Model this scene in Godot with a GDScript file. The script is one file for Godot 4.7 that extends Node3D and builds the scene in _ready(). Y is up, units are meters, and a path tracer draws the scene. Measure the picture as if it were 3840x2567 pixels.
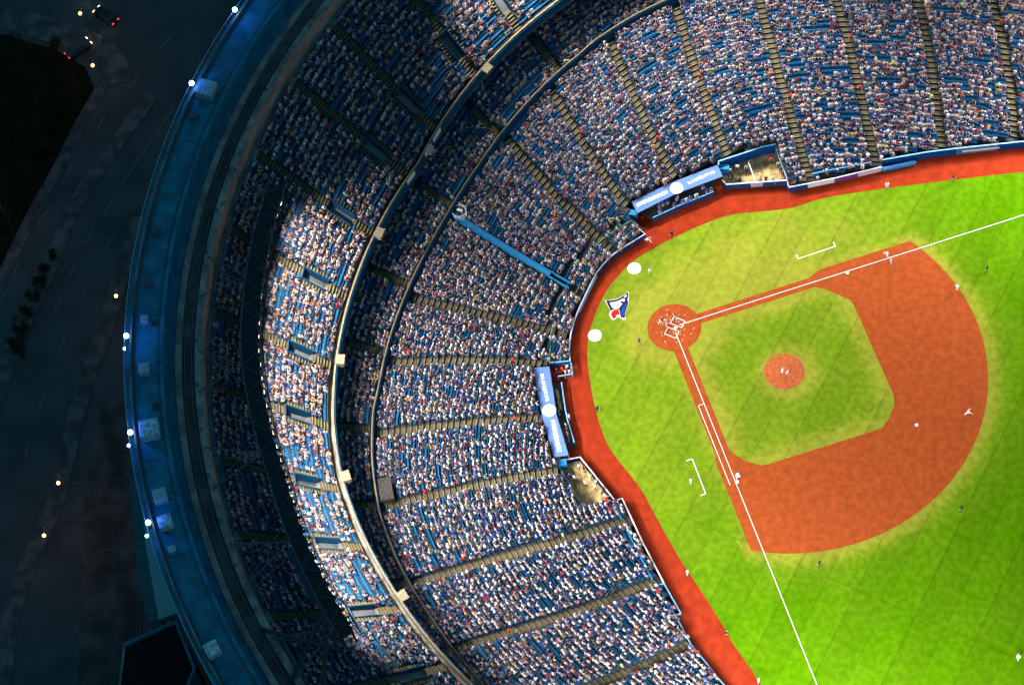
extends Node3D
# A ball park on a game night, seen from a tower beside it. Metres, y up; home plate is the origin.
# The bowl is laid out round its own centre, 37 m from home plate on the line through second base.

const CX := 29.7415
const CZ := 22.0101
const BACK := -2.504491
const E1 := Vector2(0.147754, 0.989024)
const E3 := Vector2(0.989024, -0.147754)

# front of the seats, back of the lower bowl and front of the upper deck: angle from the back of home plate, radius
var T_ROW := [[0.0, 51.2], [10.0, 50.6], [15.0, 50.0], [25.0, 48.0], [35.0, 45.0], [43.0, 42.6], [52.0, 42.2], [62.0, 43.2], [70.0, 45.2], [76.0, 46.6], [87.0, 50.4], [100.0, 57.0]]
var T_RING := [[0.0, 72.9], [6.0, 73.1], [13.0, 73.8], [19.0, 74.5], [25.0, 75.1], [28.0, 75.7], [34.0, 76.1], [40.0, 76.2], [46.0, 75.6], [50.0, 75.0], [54.0, 74.4], [62.0, 73.5], [70.0, 73.0], [80.0, 73.5], [100.0, 76.0]]
var T_DECK := [[0.0, 77.6], [6.0, 78.3], [13.0, 79.0], [20.0, 79.6], [26.0, 80.0], [32.0, 80.2], [38.0, 80.0], [44.0, 79.2], [50.0, 78.2], [58.0, 77.0], [65.0, 75.9], [80.0, 75.0], [100.0, 75.0]]
var T_FRONT := [[-99.3, 56.2], [-82.7, 48.8], [-74.4, 46.7], [-68.7, 45.0], [-62.4, 43.3], [-53.5, 42.5], [-43.0, 42.5], [-42.8, 48.2], [-32.9, 51.0], [-25.7, 52.4], [-21.0, 53.5], [-16.9, 54.5], [-15.8, 53.0], [-14.2, 49.8], [-9.1, 50.9], [-6.9, 51.1], [-3.8, 51.4], [-0.9, 51.4], [3.1, 51.5], [7.7, 51.1], [9.8, 50.5], [14.3, 49.3], [15.5, 53.5], [17.2, 54.3], [23.5, 52.8], [32.6, 51.4], [43.4, 50.6], [43.5, 43.0], [51.8, 42.5], [61.8, 43.4], [62.1, 44.5], [70.7, 45.8], [75.9, 47.0], [87.0, 51.0], [101.9, 60.5]]
# aisles of the lower bowl: angle at r = 60 and its change per metre outwards
var AISLES := [[81.3, -0.419], [69.88, -0.243], [58.68, -0.114], [47.76, 0.042], [36.32, 0.147], [26.77, 0.188], [17.25, 0.2], [9.61, 0.144], [-10.79, -0.143], [-17.63, -0.254], [-27.18, -0.193], [-36.81, -0.141], [-48.18, -0.03], [-59.08, 0.125], [-70.09, 0.3]]
var WALLED_AISLE := [-1.05, 0.023]
var VOMS := [35.0, 27.6, 20.1, 12.8, 4.9, -1.7, -9.6, -17.4, -25.4, -32.2, -39.3, -46.1, -53.8, -61.6, -69.0]

var rng := RandomNumberGenerator.new()
var M := {}
var used := {}
var crowd_noise := FastNoiseLite.new()


func P(phi: float, r: float, h: float) -> Vector3:
	var a := BACK + deg_to_rad(phi)
	return Vector3(CX + r * cos(a), h, CZ + r * sin(a))


func FP(a: float, b: float, h: float) -> Vector3:
	return Vector3(E1.x * a + E3.x * b, h, E1.y * a + E3.y * b)


func tab(t: Array, x: float) -> float:
	if x <= t[0][0]:
		return t[0][1]
	for i in range(1, t.size()):
		if x <= t[i][0]:
			var w: float = (x - t[i - 1][0]) / (t[i][0] - t[i - 1][0])
			return lerpf(t[i - 1][1], t[i][1], w)
	return t[t.size() - 1][1]


func ring_r(phi: float) -> float:
	return tab(T_RING, absf(phi))


func deck_r(phi: float) -> float:
	return tab(T_DECK, absf(phi))


func low_r(phi: float, j: float) -> float:
	return ring_r(phi) - 1.0 - j * 0.82


func low_h(phi: float, r: float) -> float:
	var s := tab(T_ROW, absf(phi))
	var v := clampf((r - s) / (ring_r(phi) - s), 0.0, 1.1)
	return 0.9 + 8.0 * (0.8 * v + 0.2 * v * v)


func up_r(phi: float, j: float) -> float:
	var f := deck_r(phi) + 1.0
	return f + j * (93.3 - f) / 17.0


func up_h(j: float) -> float:
	return 18.0 + 0.82 * j


# ---------------------------------------------------------------- names and metas
func numbered(called: String) -> String:
	var n: int = used.get(called, -1) + 1
	used[called] = n
	return called if n == 0 else "%s_%03d" % [called, n]


func tag(o: Node, label := "", category := "", group := "", kind := "") -> Node:
	if label:
		o.set_meta("label", label)
	if category:
		o.set_meta("category", category)
	if group:
		o.set_meta("group", group)
	if kind:
		o.set_meta("kind", kind)
	return o


func thing(called: String, label: String, category: String, where := Vector3.ZERO, group := "") -> Node3D:
	var o := Node3D.new()
	o.name = numbered(called)
	add_child(o)
	o.position = where
	tag(o, label, category, group)
	return o


func inst(mesh: Mesh, called: String, m: Material, parent: Node = null) -> MeshInstance3D:
	var o := MeshInstance3D.new()
	o.mesh = mesh
	if m:
		o.material_override = m
	if parent == null or parent == self:
		o.name = numbered(called)
		add_child(o)
	else:
		o.name = called
		parent.add_child(o, true)
	return o


func put(st: SurfaceTool, called: String, m: Material, parent: Node = null) -> MeshInstance3D:
	st.generate_normals()
	return inst(st.commit(), called, m, parent)


func struct(st: SurfaceTool, called: String, m: Material, label: String, category: String) -> MeshInstance3D:
	var o := put(st, called, m)
	tag(o, label, category, "", "structure")
	return o


# ---------------------------------------------------------------- shapes
func mb() -> SurfaceTool:
	var st := SurfaceTool.new()
	st.begin(Mesh.PRIMITIVE_TRIANGLES)
	st.set_smooth_group(-1)
	return st


func tri(st: SurfaceTool, a: Vector3, b: Vector3, c: Vector3) -> void:
	st.add_vertex(a)
	st.add_vertex(b)
	st.add_vertex(c)


func quad(st: SurfaceTool, a: Vector3, b: Vector3, c: Vector3, d: Vector3) -> void:
	tri(st, a, b, c)
	tri(st, a, c, d)


func hexa(st: SurfaceTool, p: Array) -> void:   # 0-3 below, 4-7 above, same order
	quad(st, p[4], p[5], p[6], p[7])
	quad(st, p[3], p[2], p[1], p[0])
	for i in 4:
		var k := (i + 1) % 4
		quad(st, p[i], p[k], p[k + 4], p[i + 4])


func box(st: SurfaceTool, t: Transform3D, size: Vector3, chamfer := 0.0) -> void:
	var s := size / 2.0
	if chamfer <= 0.0:
		var p := []
		for y in [-1.0, 1.0]:
			for c in [[-1.0, -1.0], [-1.0, 1.0], [1.0, 1.0], [1.0, -1.0]]:
				p.append(t * Vector3(c[0] * s.x, y * s.y, c[1] * s.z))
		hexa(st, p)
		return
	var c := chamfer
	var rings := []
	for l in [[-s.y, c], [-s.y + c, 0.0], [s.y - c, 0.0], [s.y, c]]:
		var hx: float = s.x - l[1]
		var hz: float = s.z - l[1]
		var ring := []
		for q in [[-hx, -hz + c], [-hx, hz - c], [-hx + c, hz], [hx - c, hz], [hx, hz - c], [hx, -hz + c], [hx - c, -hz], [-hx + c, -hz]]:
			ring.append(t * Vector3(q[0], l[0], q[1]))
		rings.append(ring)
	for a in 3:
		for i in 8:
			var n := (i + 1) % 8
			quad(st, rings[a][i], rings[a][n], rings[a + 1][n], rings[a + 1][i])
	for i in range(1, 7):
		tri(st, rings[3][0], rings[3][i], rings[3][i + 1])
		tri(st, rings[0][0], rings[0][i + 1], rings[0][i])


func at(p: Vector3, turn := 0.0) -> Transform3D:
	return Transform3D(Basis(Vector3.UP, turn), p)


func bar(st: SurfaceTool, a: Vector3, b: Vector3, r: float, sides := 6, r2 := -1.0) -> void:
	var d := b - a
	if d.length() < 0.001:
		return
	if r2 < 0.0:
		r2 = r
	var z := d.normalized()
	var x := z.cross(Vector3.UP if absf(z.y) < 0.95 else Vector3.RIGHT).normalized()
	var y := z.cross(x)
	for i in sides:
		var u := TAU * i / sides
		var v := TAU * (i + 1) / sides
		var p := x * cos(u) + y * sin(u)
		var q := x * cos(v) + y * sin(v)
		quad(st, a + p * r, a + q * r, b + q * r2, b + p * r2)
		tri(st, a, a + q * r, a + p * r)
		tri(st, b, b + p * r2, b + q * r2)


func path_bar(st: SurfaceTool, pts: Array, r: float, sides := 6) -> void:
	for i in pts.size() - 1:
		bar(st, pts[i], pts[i + 1], r, sides)


func prism(st: SurfaceTool, poly: PackedVector2Array, y0: float, y1: float) -> void:
	var idx := Geometry2D.triangulate_polygon(poly)
	for i in range(0, idx.size(), 3):
		var a := poly[idx[i]]
		var b := poly[idx[i + 1]]
		var c := poly[idx[i + 2]]
		tri(st, Vector3(a.x, y1, a.y), Vector3(b.x, y1, b.y), Vector3(c.x, y1, c.y))
		tri(st, Vector3(a.x, y0, a.y), Vector3(c.x, y0, c.y), Vector3(b.x, y0, b.y))
	for i in poly.size():
		var a := poly[i]
		var b := poly[(i + 1) % poly.size()]
		quad(st, Vector3(a.x, y0, a.y), Vector3(b.x, y0, b.y), Vector3(b.x, y1, b.y), Vector3(a.x, y1, a.y))


func sheet(st: SurfaceTool, poly: PackedVector2Array, y: float) -> void:
	var idx := Geometry2D.triangulate_polygon(poly)
	for i in range(0, idx.size(), 3):
		var t := [poly[idx[i]], poly[idx[i + 1]], poly[idx[i + 2]]]
		if (t[1] - t[0]).cross(t[2] - t[0]) < 0.0:
			t = [t[0], t[2], t[1]]
		for p in t:
			st.set_uv(turf_uv(p))
			st.add_vertex(Vector3(p.x, y, p.y))


func turf_uv(p: Vector2) -> Vector2:
	return Vector2((p.x + 26.0) / 128.0, (p.y + 42.0) / 128.0)


func field_poly(pts: Array) -> PackedVector2Array:
	var out := PackedVector2Array()
	for p in pts:
		out.append(E1 * p[0] + E3 * p[1])
	return out


func vec2s(pts: Array) -> PackedVector2Array:
	var out := PackedVector2Array()
	for p in pts:
		out.append(Vector2(p[0], p[1]))
	return out


func smooth2(pts: Array, per := 5) -> PackedVector2Array:
	var out := PackedVector2Array()
	for i in pts.size() - 1:
		var a := Vector2(pts[maxi(i - 1, 0)][0], pts[maxi(i - 1, 0)][1])
		var b := Vector2(pts[i][0], pts[i][1])
		var c := Vector2(pts[i + 1][0], pts[i + 1][1])
		var d := Vector2(pts[mini(i + 2, pts.size() - 1)][0], pts[mini(i + 2, pts.size() - 1)][1])
		for k in per:
			out.append(b.cubic_interpolate(c, a, d, float(k) / per))
	out.append(Vector2(pts[-1][0], pts[-1][1]))
	return out


# a strip along a line of points, of a width, lying at a height
func strip(st: SurfaceTool, pts: PackedVector2Array, width: float, y: float, y_bottom := 0.0) -> void:
	var l := []
	var r := []
	for i in pts.size():
		var d := (pts[mini(i + 1, pts.size() - 1)] - pts[maxi(i - 1, 0)]).normalized()
		var n := Vector2(-d.y, d.x) * width / 2.0
		l.append(pts[i] + n)
		r.append(pts[i] - n)
	for i in pts.size() - 1:
		var a := Vector3(l[i].x, y, l[i].y)
		var b := Vector3(l[i + 1].x, y, l[i + 1].y)
		var c := Vector3(r[i + 1].x, y, r[i + 1].y)
		var d := Vector3(r[i].x, y, r[i].y)
		quad(st, a, d, c, b)
		if y_bottom < y - 0.05:
			var o := Vector3(0, y_bottom - y, 0)
			quad(st, a, b, b + o, a + o)
			quad(st, d, d + o, c + o, c)
			if i == 0:
				quad(st, a, a + o, d + o, d)
			if i == pts.size() - 2:
				quad(st, b, c, c + o, b + o)


# a band that runs round the bowl: section is a closed list of [radius offset, height]; base gives the radius
func band(st: SurfaceTool, p0: float, p1: float, step: float, base: Callable, section: Array) -> void:
	var n := int(ceil((p1 - p0) / step))
	var last := []
	for i in n + 1:
		var phi := p0 + (p1 - p0) * i / n
		var r0: float = base.call(phi)
		var now := []
		for s in section:
			now.append(P(phi, r0 + s[0], s[1]))
		if i > 0:
			for k in section.size():
				var m := (k + 1) % section.size()
				quad(st, last[k], now[k], now[m], last[m])
		if i == 0 or i == n:
			for k in range(1, section.size() - 1):
				tri(st, now[0], now[k], now[k + 1])
		last = now


# ---------------------------------------------------------------- materials
func noise_tex(size: int, freq: float, seed_: int, lo: float, hi: float, octaves := 4) -> NoiseTexture2D:
	var n := FastNoiseLite.new()
	n.seed = seed_
	n.frequency = freq
	n.fractal_octaves = octaves
	var g := Gradient.new()
	g.offsets = PackedFloat32Array([0.2, 0.8])
	g.colors = PackedColorArray([Color(lo, lo, lo), Color(hi, hi, hi)])
	var t := NoiseTexture2D.new()
	t.width = size
	t.height = size
	t.seamless = true
	t.noise = n
	t.color_ramp = g
	return t


func mat(r: float, g: float, b: float, rough := 0.85, tex: Texture2D = null, scale := 0.1) -> StandardMaterial3D:
	var m := StandardMaterial3D.new()
	m.albedo_color = Color(r, g, b).linear_to_srgb()
	m.roughness = rough
	m.metallic_specular = 0.0 if rough > 0.5 else 0.4
	if tex:
		m.albedo_texture = tex
		m.uv1_triplanar = true
		m.uv1_world_triplanar = true
		m.uv1_scale = Vector3(scale, scale, scale)
	return m


func glow(c: Color, e: float) -> StandardMaterial3D:
	var m := StandardMaterial3D.new()
	m.albedo_color = Color(0.8, 0.8, 0.8)
	m.emission_enabled = true
	m.emission = c
	m.emission_energy_multiplier = e
	return m


func make_materials() -> void:
	var grain := noise_tex(256, 0.04, 3, 0.72, 1.0)
	var blot := noise_tex(256, 0.015, 9, 0.72, 1.0, 5)
	M.clay = mat(0.255, 0.053, 0.0145, 0.95, noise_tex(512, 0.04, 21, 0.88, 1.0, 6), 0.035)
	M.mound = mat(0.35, 0.092, 0.034, 0.95, noise_tex(256, 0.03, 23, 0.84, 1.0, 5), 0.16)
	M.track = mat(0.205, 0.0225, 0.0085, 0.95, noise_tex(512, 0.03, 25, 0.86, 1.0, 6), 0.03)
	M.paint = mat(0.52, 0.5, 0.47, 0.8)
	M.terrace = mat(0.055, 0.056, 0.058, 0.9, grain, 0.3)
	M.step = mat(0.10, 0.086, 0.06, 0.9, grain, 0.5)
	M.club_rail = mat(0.13, 0.115, 0.085, 0.85)
	M.landing = mat(0.055, 0.054, 0.05, 0.9, grain, 0.3)
	M.nosing = mat(0.16, 0.135, 0.06, 0.8)
	M.cream = mat(0.24, 0.205, 0.145, 0.85, grain, 0.3)
	M.concrete = mat(0.22, 0.22, 0.21, 0.9, blot, 0.06)
	M.grey = mat(0.38, 0.27, 0.24, 0.85, blot, 0.07)
	M.ledge = mat(0.035, 0.19, 0.265, 0.85, noise_tex(256, 0.02, 19, 0.8, 1.0, 6), 0.05)  # blue of the lamps and dusk sky put into the concrete's colour
	M.dark = mat(0.05, 0.05, 0.052, 0.8)
	M.gantry = mat(0.03, 0.032, 0.035, 0.8)
	M.flecks = mat(0.55, 0.3, 0.18, 0.9)
	M.steel = mat(0.10, 0.105, 0.11, 0.55)
	M.seat = mat(0.014, 0.092, 0.205, 0.8)
	M.blue = mat(0.008, 0.05, 0.2, 0.6)
	M.sky_blue = mat(0.02, 0.16, 0.34, 0.55)
	M.fascia = mat(0.01, 0.06, 0.13, 0.6)
	M.roof_blue = mat(0.075, 0.135, 0.32, 0.8)
	M.cap = mat(0.33, 0.37, 0.44, 0.8)
	M.white = mat(0.6, 0.6, 0.6, 0.8)
	M.purple = mat(0.16, 0.04, 0.2, 0.7)
	M.red = mat(0.4, 0.012, 0.012, 0.7)
	M.navy = mat(0.008, 0.014, 0.05, 0.7)
	M.royal = mat(0.01, 0.04, 0.2, 0.7)
	M.rail_blue = mat(0.1, 0.28, 0.5, 0.5)
	M.sand = mat(0.46, 0.33, 0.15, 0.95, blot, 0.2)
	M.green_dark = mat(0.012, 0.03, 0.016, 0.8)
	M.rail_green = mat(0.12, 0.17, 0.09, 0.7)
	M.black = mat(0.012, 0.012, 0.013, 0.8)
	M.asphalt = mat(0.08, 0.085, 0.088, 0.92, noise_tex(512, 0.01, 31, 0.86, 1.0, 5), 0.02)
	M.pavement = mat(0.125, 0.12, 0.12, 0.92, blot, 0.08)
	M.plaza = mat(0.105, 0.09, 0.086, 0.92, blot, 0.04)
	M.lawn = mat(0.016, 0.02, 0.01, 0.95, blot, 0.1)
	M.leaf = mat(0.022, 0.03, 0.012, 0.8)
	M.leaf2 = mat(0.03, 0.03, 0.012, 0.8)
	M.bark = mat(0.06, 0.045, 0.03, 0.9)
	M.metal = mat(0.36, 0.40, 0.43, 0.45)
	M.metal.metallic = 0.3
	M.white_roof = mat(0.62, 0.68, 0.7, 0.7, blot, 0.3)
	M.person = mat(1, 1, 1, 0.85)
	M.person.vertex_color_use_as_albedo = true
	M.flood = glow(Color(1.0, 0.97, 0.9), 6.0)
	M.led = glow(Color(0.55, 0.72, 1.0), 18.0)
	M.sodium = glow(Color(1.0, 0.62, 0.28), 22.0)
	M.head_lamp = glow(Color(1.0, 0.93, 0.8), 7.0)
	M.tail_lamp = glow(Color(1.0, 0.06, 0.03), 2.0)
	M.tarp = mat(0.02, 0.13, 0.32, 0.5)
	M.glass = mat(0.03, 0.09, 0.1, 0.15)
	M.canopy = mat(0.20, 0.34, 0.34, 0.5)
	M.car_white = mat(0.07, 0.07, 0.07, 0.6)
	M.car_dark = mat(0.03, 0.03, 0.035, 0.6)
	M.rubber = mat(0.015, 0.015, 0.015, 0.9)


# ---------------------------------------------------------------- figures
# Bones are [from, to, radius from, radius to, colour slot]. One closed skin is drawn round them all (surface nets).
func skin(bones: Array, cell: float) -> Dictionary:
	var lo := Vector3(9, 9, 9)
	var hi := -lo
	for b in bones:
		var rm := maxf(b[2], b[3]) + 2.5 * cell
		lo = lo.min(b[0] - Vector3.ONE * rm).min(b[1] - Vector3.ONE * rm)
		hi = hi.max(b[0] + Vector3.ONE * rm).max(b[1] + Vector3.ONE * rm)
	var nx := int((hi.x - lo.x) / cell) + 2
	var ny := int((hi.y - lo.y) / cell) + 2
	var nz := int((hi.z - lo.z) / cell) + 2
	var f := PackedFloat32Array()
	f.resize(nx * ny * nz)
	f.fill(1.0)
	for b in bones:
		var p: Vector3 = b[0]
		var d: Vector3 = b[1] - b[0]
		var dd := maxf(d.length_squared(), 1e-6)
		var rm := maxf(b[2], b[3]) + 2.0 * cell
		var bl := ((p.min(b[1]) - Vector3.ONE * rm - lo) / cell).floor()
		var bh := ((p.max(b[1]) + Vector3.ONE * rm - lo) / cell).ceil()
		for z in range(maxi(int(bl.z), 0), mini(int(bh.z), nz - 1) + 1):
			for y in range(maxi(int(bl.y), 0), mini(int(bh.y), ny - 1) + 1):
				for x in range(maxi(int(bl.x), 0), mini(int(bh.x), nx - 1) + 1):
					var q := lo + Vector3(x, y, z) * cell - p
					var t := clampf(q.dot(d) / dd, 0.0, 1.0)
					var e := (q - d * t).length() - lerpf(b[2], b[3], t)
					var i := (z * ny + y) * nx + x
					var o := f[i]
					var k := maxf(0.035 - absf(o - e), 0.0) / 0.035
					f[i] = minf(o, e) - k * k * 0.035 * 0.25
	var verts := PackedVector3Array()
	var slots := PackedInt32Array()
	var cellv := {}
	for z in nz - 1:
		for y in ny - 1:
			for x in nx - 1:
				var i := (z * ny + y) * nx + x
				var inside := 0
				var c := []
				for k in 8:
					var v := f[i + (k & 1) + ((k >> 1) & 1) * nx + (k >> 2) * nx * ny]
					c.append(v)
					inside += int(v < 0.0)
				if inside == 0 or inside == 8:
					continue
				var sum := Vector3.ZERO
				var n := 0
				for e in [[0, 1], [2, 3], [4, 5], [6, 7], [0, 2], [1, 3], [4, 6], [5, 7], [0, 4], [1, 5], [2, 6], [3, 7]]:
					var a: float = c[e[0]]
					var b: float = c[e[1]]
					if (a < 0.0) != (b < 0.0):
						var t := a / (a - b)
						var pa := Vector3(e[0] & 1, (e[0] >> 1) & 1, e[0] >> 2)
						var pb := Vector3(e[1] & 1, (e[1] >> 1) & 1, e[1] >> 2)
						sum += pa.lerp(pb, t)
						n += 1
				cellv[i] = verts.size()
				var w := lo + (Vector3(x, y, z) + sum / n) * cell
				verts.append(w)
				var best := 9.0
				var slot := 0
				for b in bones:
					var d: Vector3 = b[1] - b[0]
					var t := clampf((w - b[0]).dot(d) / maxf(d.length_squared(), 1e-6), 0.0, 1.0)
					var e: float = (w - b[0] - d * t).length() - lerpf(b[2], b[3], t)
					if e < best:
						best = e
						slot = b[4]
				slots.append(slot)
	var idx := PackedInt32Array()
	for i in cellv:
		var x: int = i % nx
		var y: int = (i / nx) % ny
		var z: int = i / (nx * ny)
		for axis in 3:
			var da: int = [1, nx, nx * ny][axis]
			if (f[i] < 0.0) == (f[i + da] < 0.0):
				continue
			var du: int = [nx, nx * ny, 1][axis]
			var dv: int = [nx * ny, 1, nx][axis]
			if not (cellv.has(i - du) and cellv.has(i - dv) and cellv.has(i - du - dv)):
				continue
			var a: int = cellv[i]
			var b: int = cellv[i - du]
			var c: int = cellv[i - du - dv]
			var d: int = cellv[i - dv]
			if f[i] < 0.0:
				idx.append_array([a, c, b, a, d, c])
			else:
				idx.append_array([a, b, c, a, c, d])
	var normals := PackedVector3Array()
	normals.resize(verts.size())
	for i in range(0, idx.size(), 3):
		var n := (verts[idx[i + 2]] - verts[idx[i]]).cross(verts[idx[i + 1]] - verts[idx[i]])
		for k in 3:
			normals[idx[i + k]] += n
	for i in normals.size():
		normals[i] = normals[i].normalized()
	return {"v": verts, "n": normals, "i": idx, "s": slots}


func dressed(s: Dictionary, colors: Array) -> ArrayMesh:
	var c := PackedColorArray()
	for k in s.s:
		c.append(colors[k])
	var a := []
	a.resize(Mesh.ARRAY_MAX)
	a[Mesh.ARRAY_VERTEX] = s.v
	a[Mesh.ARRAY_NORMAL] = s.n
	a[Mesh.ARRAY_COLOR] = c
	a[Mesh.ARRAY_INDEX] = s.i
	var m := ArrayMesh.new()
	m.add_surface_from_arrays(Mesh.PRIMITIVE_TRIANGLES, a)
	return m


# colour slots: 0 skin, 1 hair or cap, 2 shirt, 3 sleeve, 4 trousers, 5 shoes, 6 hand or glove
func limbs(j: Dictionary) -> Array:
	var v := func(a): return Vector3(a[0], a[1], a[2])
	var b := []
	b.append([v.call(j.hip) + Vector3(0.08, 0, 0), v.call(j.hip) - Vector3(0.08, 0, 0), 0.13, 0.13, 4])
	b.append([v.call(j.hip) + Vector3(0, 0.06, 0), v.call(j.waist), 0.135, 0.125, 2])
	b.append([v.call(j.waist), v.call(j.chest), 0.13, 0.15, 2])
	b.append([v.call(j.chest) + j.across * 0.1, v.call(j.chest) - j.across * 0.1, 0.12, 0.12, 2])
	b.append([v.call(j.chest), v.call(j.head), 0.065, 0.055, 0])
	b.append([v.call(j.head) + Vector3(0, 0.02, 0), v.call(j.head) + Vector3(0, 0.09, 0.02), 0.085, 0.09, 0])
	b.append([v.call(j.head) + Vector3(0, 0.13, -0.03), v.call(j.head) + Vector3(0, 0.16, 0.02), 0.1, 0.085, 1])
	b.append([v.call(j.head) + Vector3(0, 0.05, 0.1), v.call(j.head) + Vector3(0, 0.04, 0.115), 0.018, 0.016, 0])
	for s in 2:
		var sh: Vector3 = v.call(j.chest) + j.across * (0.19 if s == 0 else -0.19) + Vector3(0, 0.03, 0)
		var el: Vector3 = v.call(j.elbow[s])
		var ha: Vector3 = v.call(j.hand[s])
		b.append([sh, sh.lerp(el, 0.75), 0.07, 0.055, 3])
		b.append([sh.lerp(el, 0.75), el, 0.046, 0.044, 0])
		b.append([el, ha, 0.044, 0.033, 0])
		var fw := (ha - el).normalized()
		b.append([ha, ha + fw * 0.1, 0.042, 0.035, 6])
		b.append([ha + fw * 0.02, ha + fw * 0.07 + Vector3(0, 0.05, 0), 0.018, 0.014, 6])
		var hp: Vector3 = v.call(j.hip) + Vector3(0.1 if s == 0 else -0.1, -0.02, 0)
		var kn: Vector3 = v.call(j.knee[s])
		var fo: Vector3 = v.call(j.foot[s])
		b.append([hp, kn, 0.1, 0.07, 4])
		b.append([kn, fo, 0.068, 0.045, 4])
		b.append([fo + Vector3(0, -0.04, -0.03), fo + Vector3(0, -0.045, 0.15), 0.05, 0.042, 5])
	return b


func pose(hip, waist, chest, head, elbow, hand, knee, foot, across := Vector3.RIGHT) -> Array:
	return limbs({"hip": hip, "waist": waist, "chest": chest, "head": head, "elbow": elbow, "hand": hand, "knee": knee, "foot": foot, "across": across})


var SK := {}


func make_figures() -> void:
	# seated: facing +z, feet on the tread
	SK.sit_a = skin(pose([0, 0.5, 0.02], [0, 0.68, -0.01], [0, 0.93, -0.05], [0, 1.1, -0.02], [[0.28, 0.72, 0.02], [-0.28, 0.72, 0.02]], [[0.16, 0.6, 0.24], [-0.16, 0.6, 0.24]], [[0.14, 0.5, 0.44], [-0.14, 0.5, 0.44]], [[0.15, 0.09, 0.46], [-0.15, 0.09, 0.46]]), 0.055)
	SK.sit_b = skin(pose([0, 0.5, 0.02], [0, 0.66, 0.06], [0, 0.86, 0.17], [0, 1.0, 0.27], [[0.3, 0.66, 0.28], [-0.3, 0.66, 0.28]], [[0.08, 0.62, 0.46], [-0.1, 0.6, 0.46]], [[0.18, 0.5, 0.44], [-0.18, 0.5, 0.44]], [[0.16, 0.09, 0.4], [-0.16, 0.09, 0.4]]), 0.055)
	SK.sit_c = skin(pose([0.0, 0.5, 0.02], [0.01, 0.68, -0.02], [0.03, 0.93, -0.06], [0.06, 1.1, -0.03], [[0.33, 0.9, 0.08], [-0.27, 0.7, 0.0]], [[0.28, 1.12, 0.22], [-0.1, 0.62, 0.22]], [[0.12, 0.5, 0.44], [-0.17, 0.51, 0.43]], [[0.1, 0.09, 0.52], [-0.16, 0.09, 0.4]]), 0.055)
	# standing, facing +z
	SK.stand = skin(pose([0, 0.92, 0], [0, 1.1, 0], [0, 1.36, -0.02], [0, 1.55, 0.0], [[0.3, 1.1, -0.02], [-0.3, 1.1, -0.02]], [[0.3, 0.86, 0.12], [-0.28, 0.88, 0.14]], [[0.12, 0.5, 0.03], [-0.12, 0.5, 0.02]], [[0.14, 0.09, -0.02], [-0.14, 0.09, -0.02]]), 0.045)
	SK.ready = skin(pose([0, 0.72, -0.12], [0, 0.86, 0.0], [0, 1.05, 0.17], [0, 1.18, 0.3], [[0.32, 0.8, 0.26], [-0.32, 0.8, 0.26]], [[0.2, 0.58, 0.42], [-0.2, 0.58, 0.42]], [[0.28, 0.46, 0.14], [-0.28, 0.46, 0.14]], [[0.34, 0.09, -0.06], [-0.34, 0.09, -0.06]]), 0.045)
	SK.stride = skin(pose([0, 0.82, 0], [0, 0.98, 0.04], [0, 1.22, 0.1], [0, 1.38, 0.16], [[0.34, 1.1, 0.22], [-0.36, 1.08, -0.12]], [[0.4, 1.2, 0.44], [-0.5, 1.1, -0.3]], [[0.16, 0.52, 0.34], [-0.14, 0.46, -0.18]], [[0.2, 0.09, 0.52], [-0.18, 0.14, -0.56]]), 0.045)
	SK.squat = skin(pose([0, 0.36, -0.1], [0, 0.52, -0.03], [0, 0.76, 0.06], [0, 0.92, 0.12], [[0.32, 0.56, 0.24], [-0.3, 0.52, 0.12]], [[0.2, 0.66, 0.48], [-0.2, 0.36, 0.2]], [[0.34, 0.44, 0.24], [-0.34, 0.44, 0.24]], [[0.26, 0.09, -0.02], [-0.26, 0.09, -0.02]]), 0.045)


func person(skn: String, look: Array, where: Vector3, turn: float, label: String, group := "") -> MeshInstance3D:
	var key := "%s%s" % [skn, look]
	if not meshes.has(key):
		meshes[key] = dressed(SK[skn], look)
	var o := inst(meshes[key], "person", M.person)
	o.position = where
	o.rotation.y = turn
	tag(o, label, "person", group)
	return o


var meshes := {}
var SKIN := [Color(0.66, 0.42, 0.33), Color(0.55, 0.33, 0.24), Color(0.72, 0.48, 0.38), Color(0.2, 0.1, 0.06)]
var SHIRT := {
	"white": Color(0.84, 0.81, 0.81), "royal blue": Color(0.03, 0.07, 0.3), "navy": Color(0.012, 0.018, 0.06), "light blue": Color(0.3, 0.46, 0.7), "grey": Color(0.26, 0.27, 0.3),
	"red": Color(0.5, 0.02, 0.03), "black": Color(0.012, 0.012, 0.014), "pink": Color(0.7, 0.44, 0.42), "yellow": Color(0.6, 0.5, 0.12), "green": Color(0.1, 0.4, 0.12), "orange": Color(0.6, 0.22, 0.08), "lavender": Color(0.42, 0.38, 0.55), "cream": Color(0.75, 0.62, 0.5)}


func look(shirt: Color, cap: Color, trousers: Color, sleeve = null, skn := 0, shoes := Color(0.05, 0.05, 0.05), glove = null) -> Array:
	var s: Color = SKIN[skn]
	return [s, cap, shirt, shirt if sleeve == null else sleeve, trousers, shoes, s if glove == null else glove]


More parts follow.
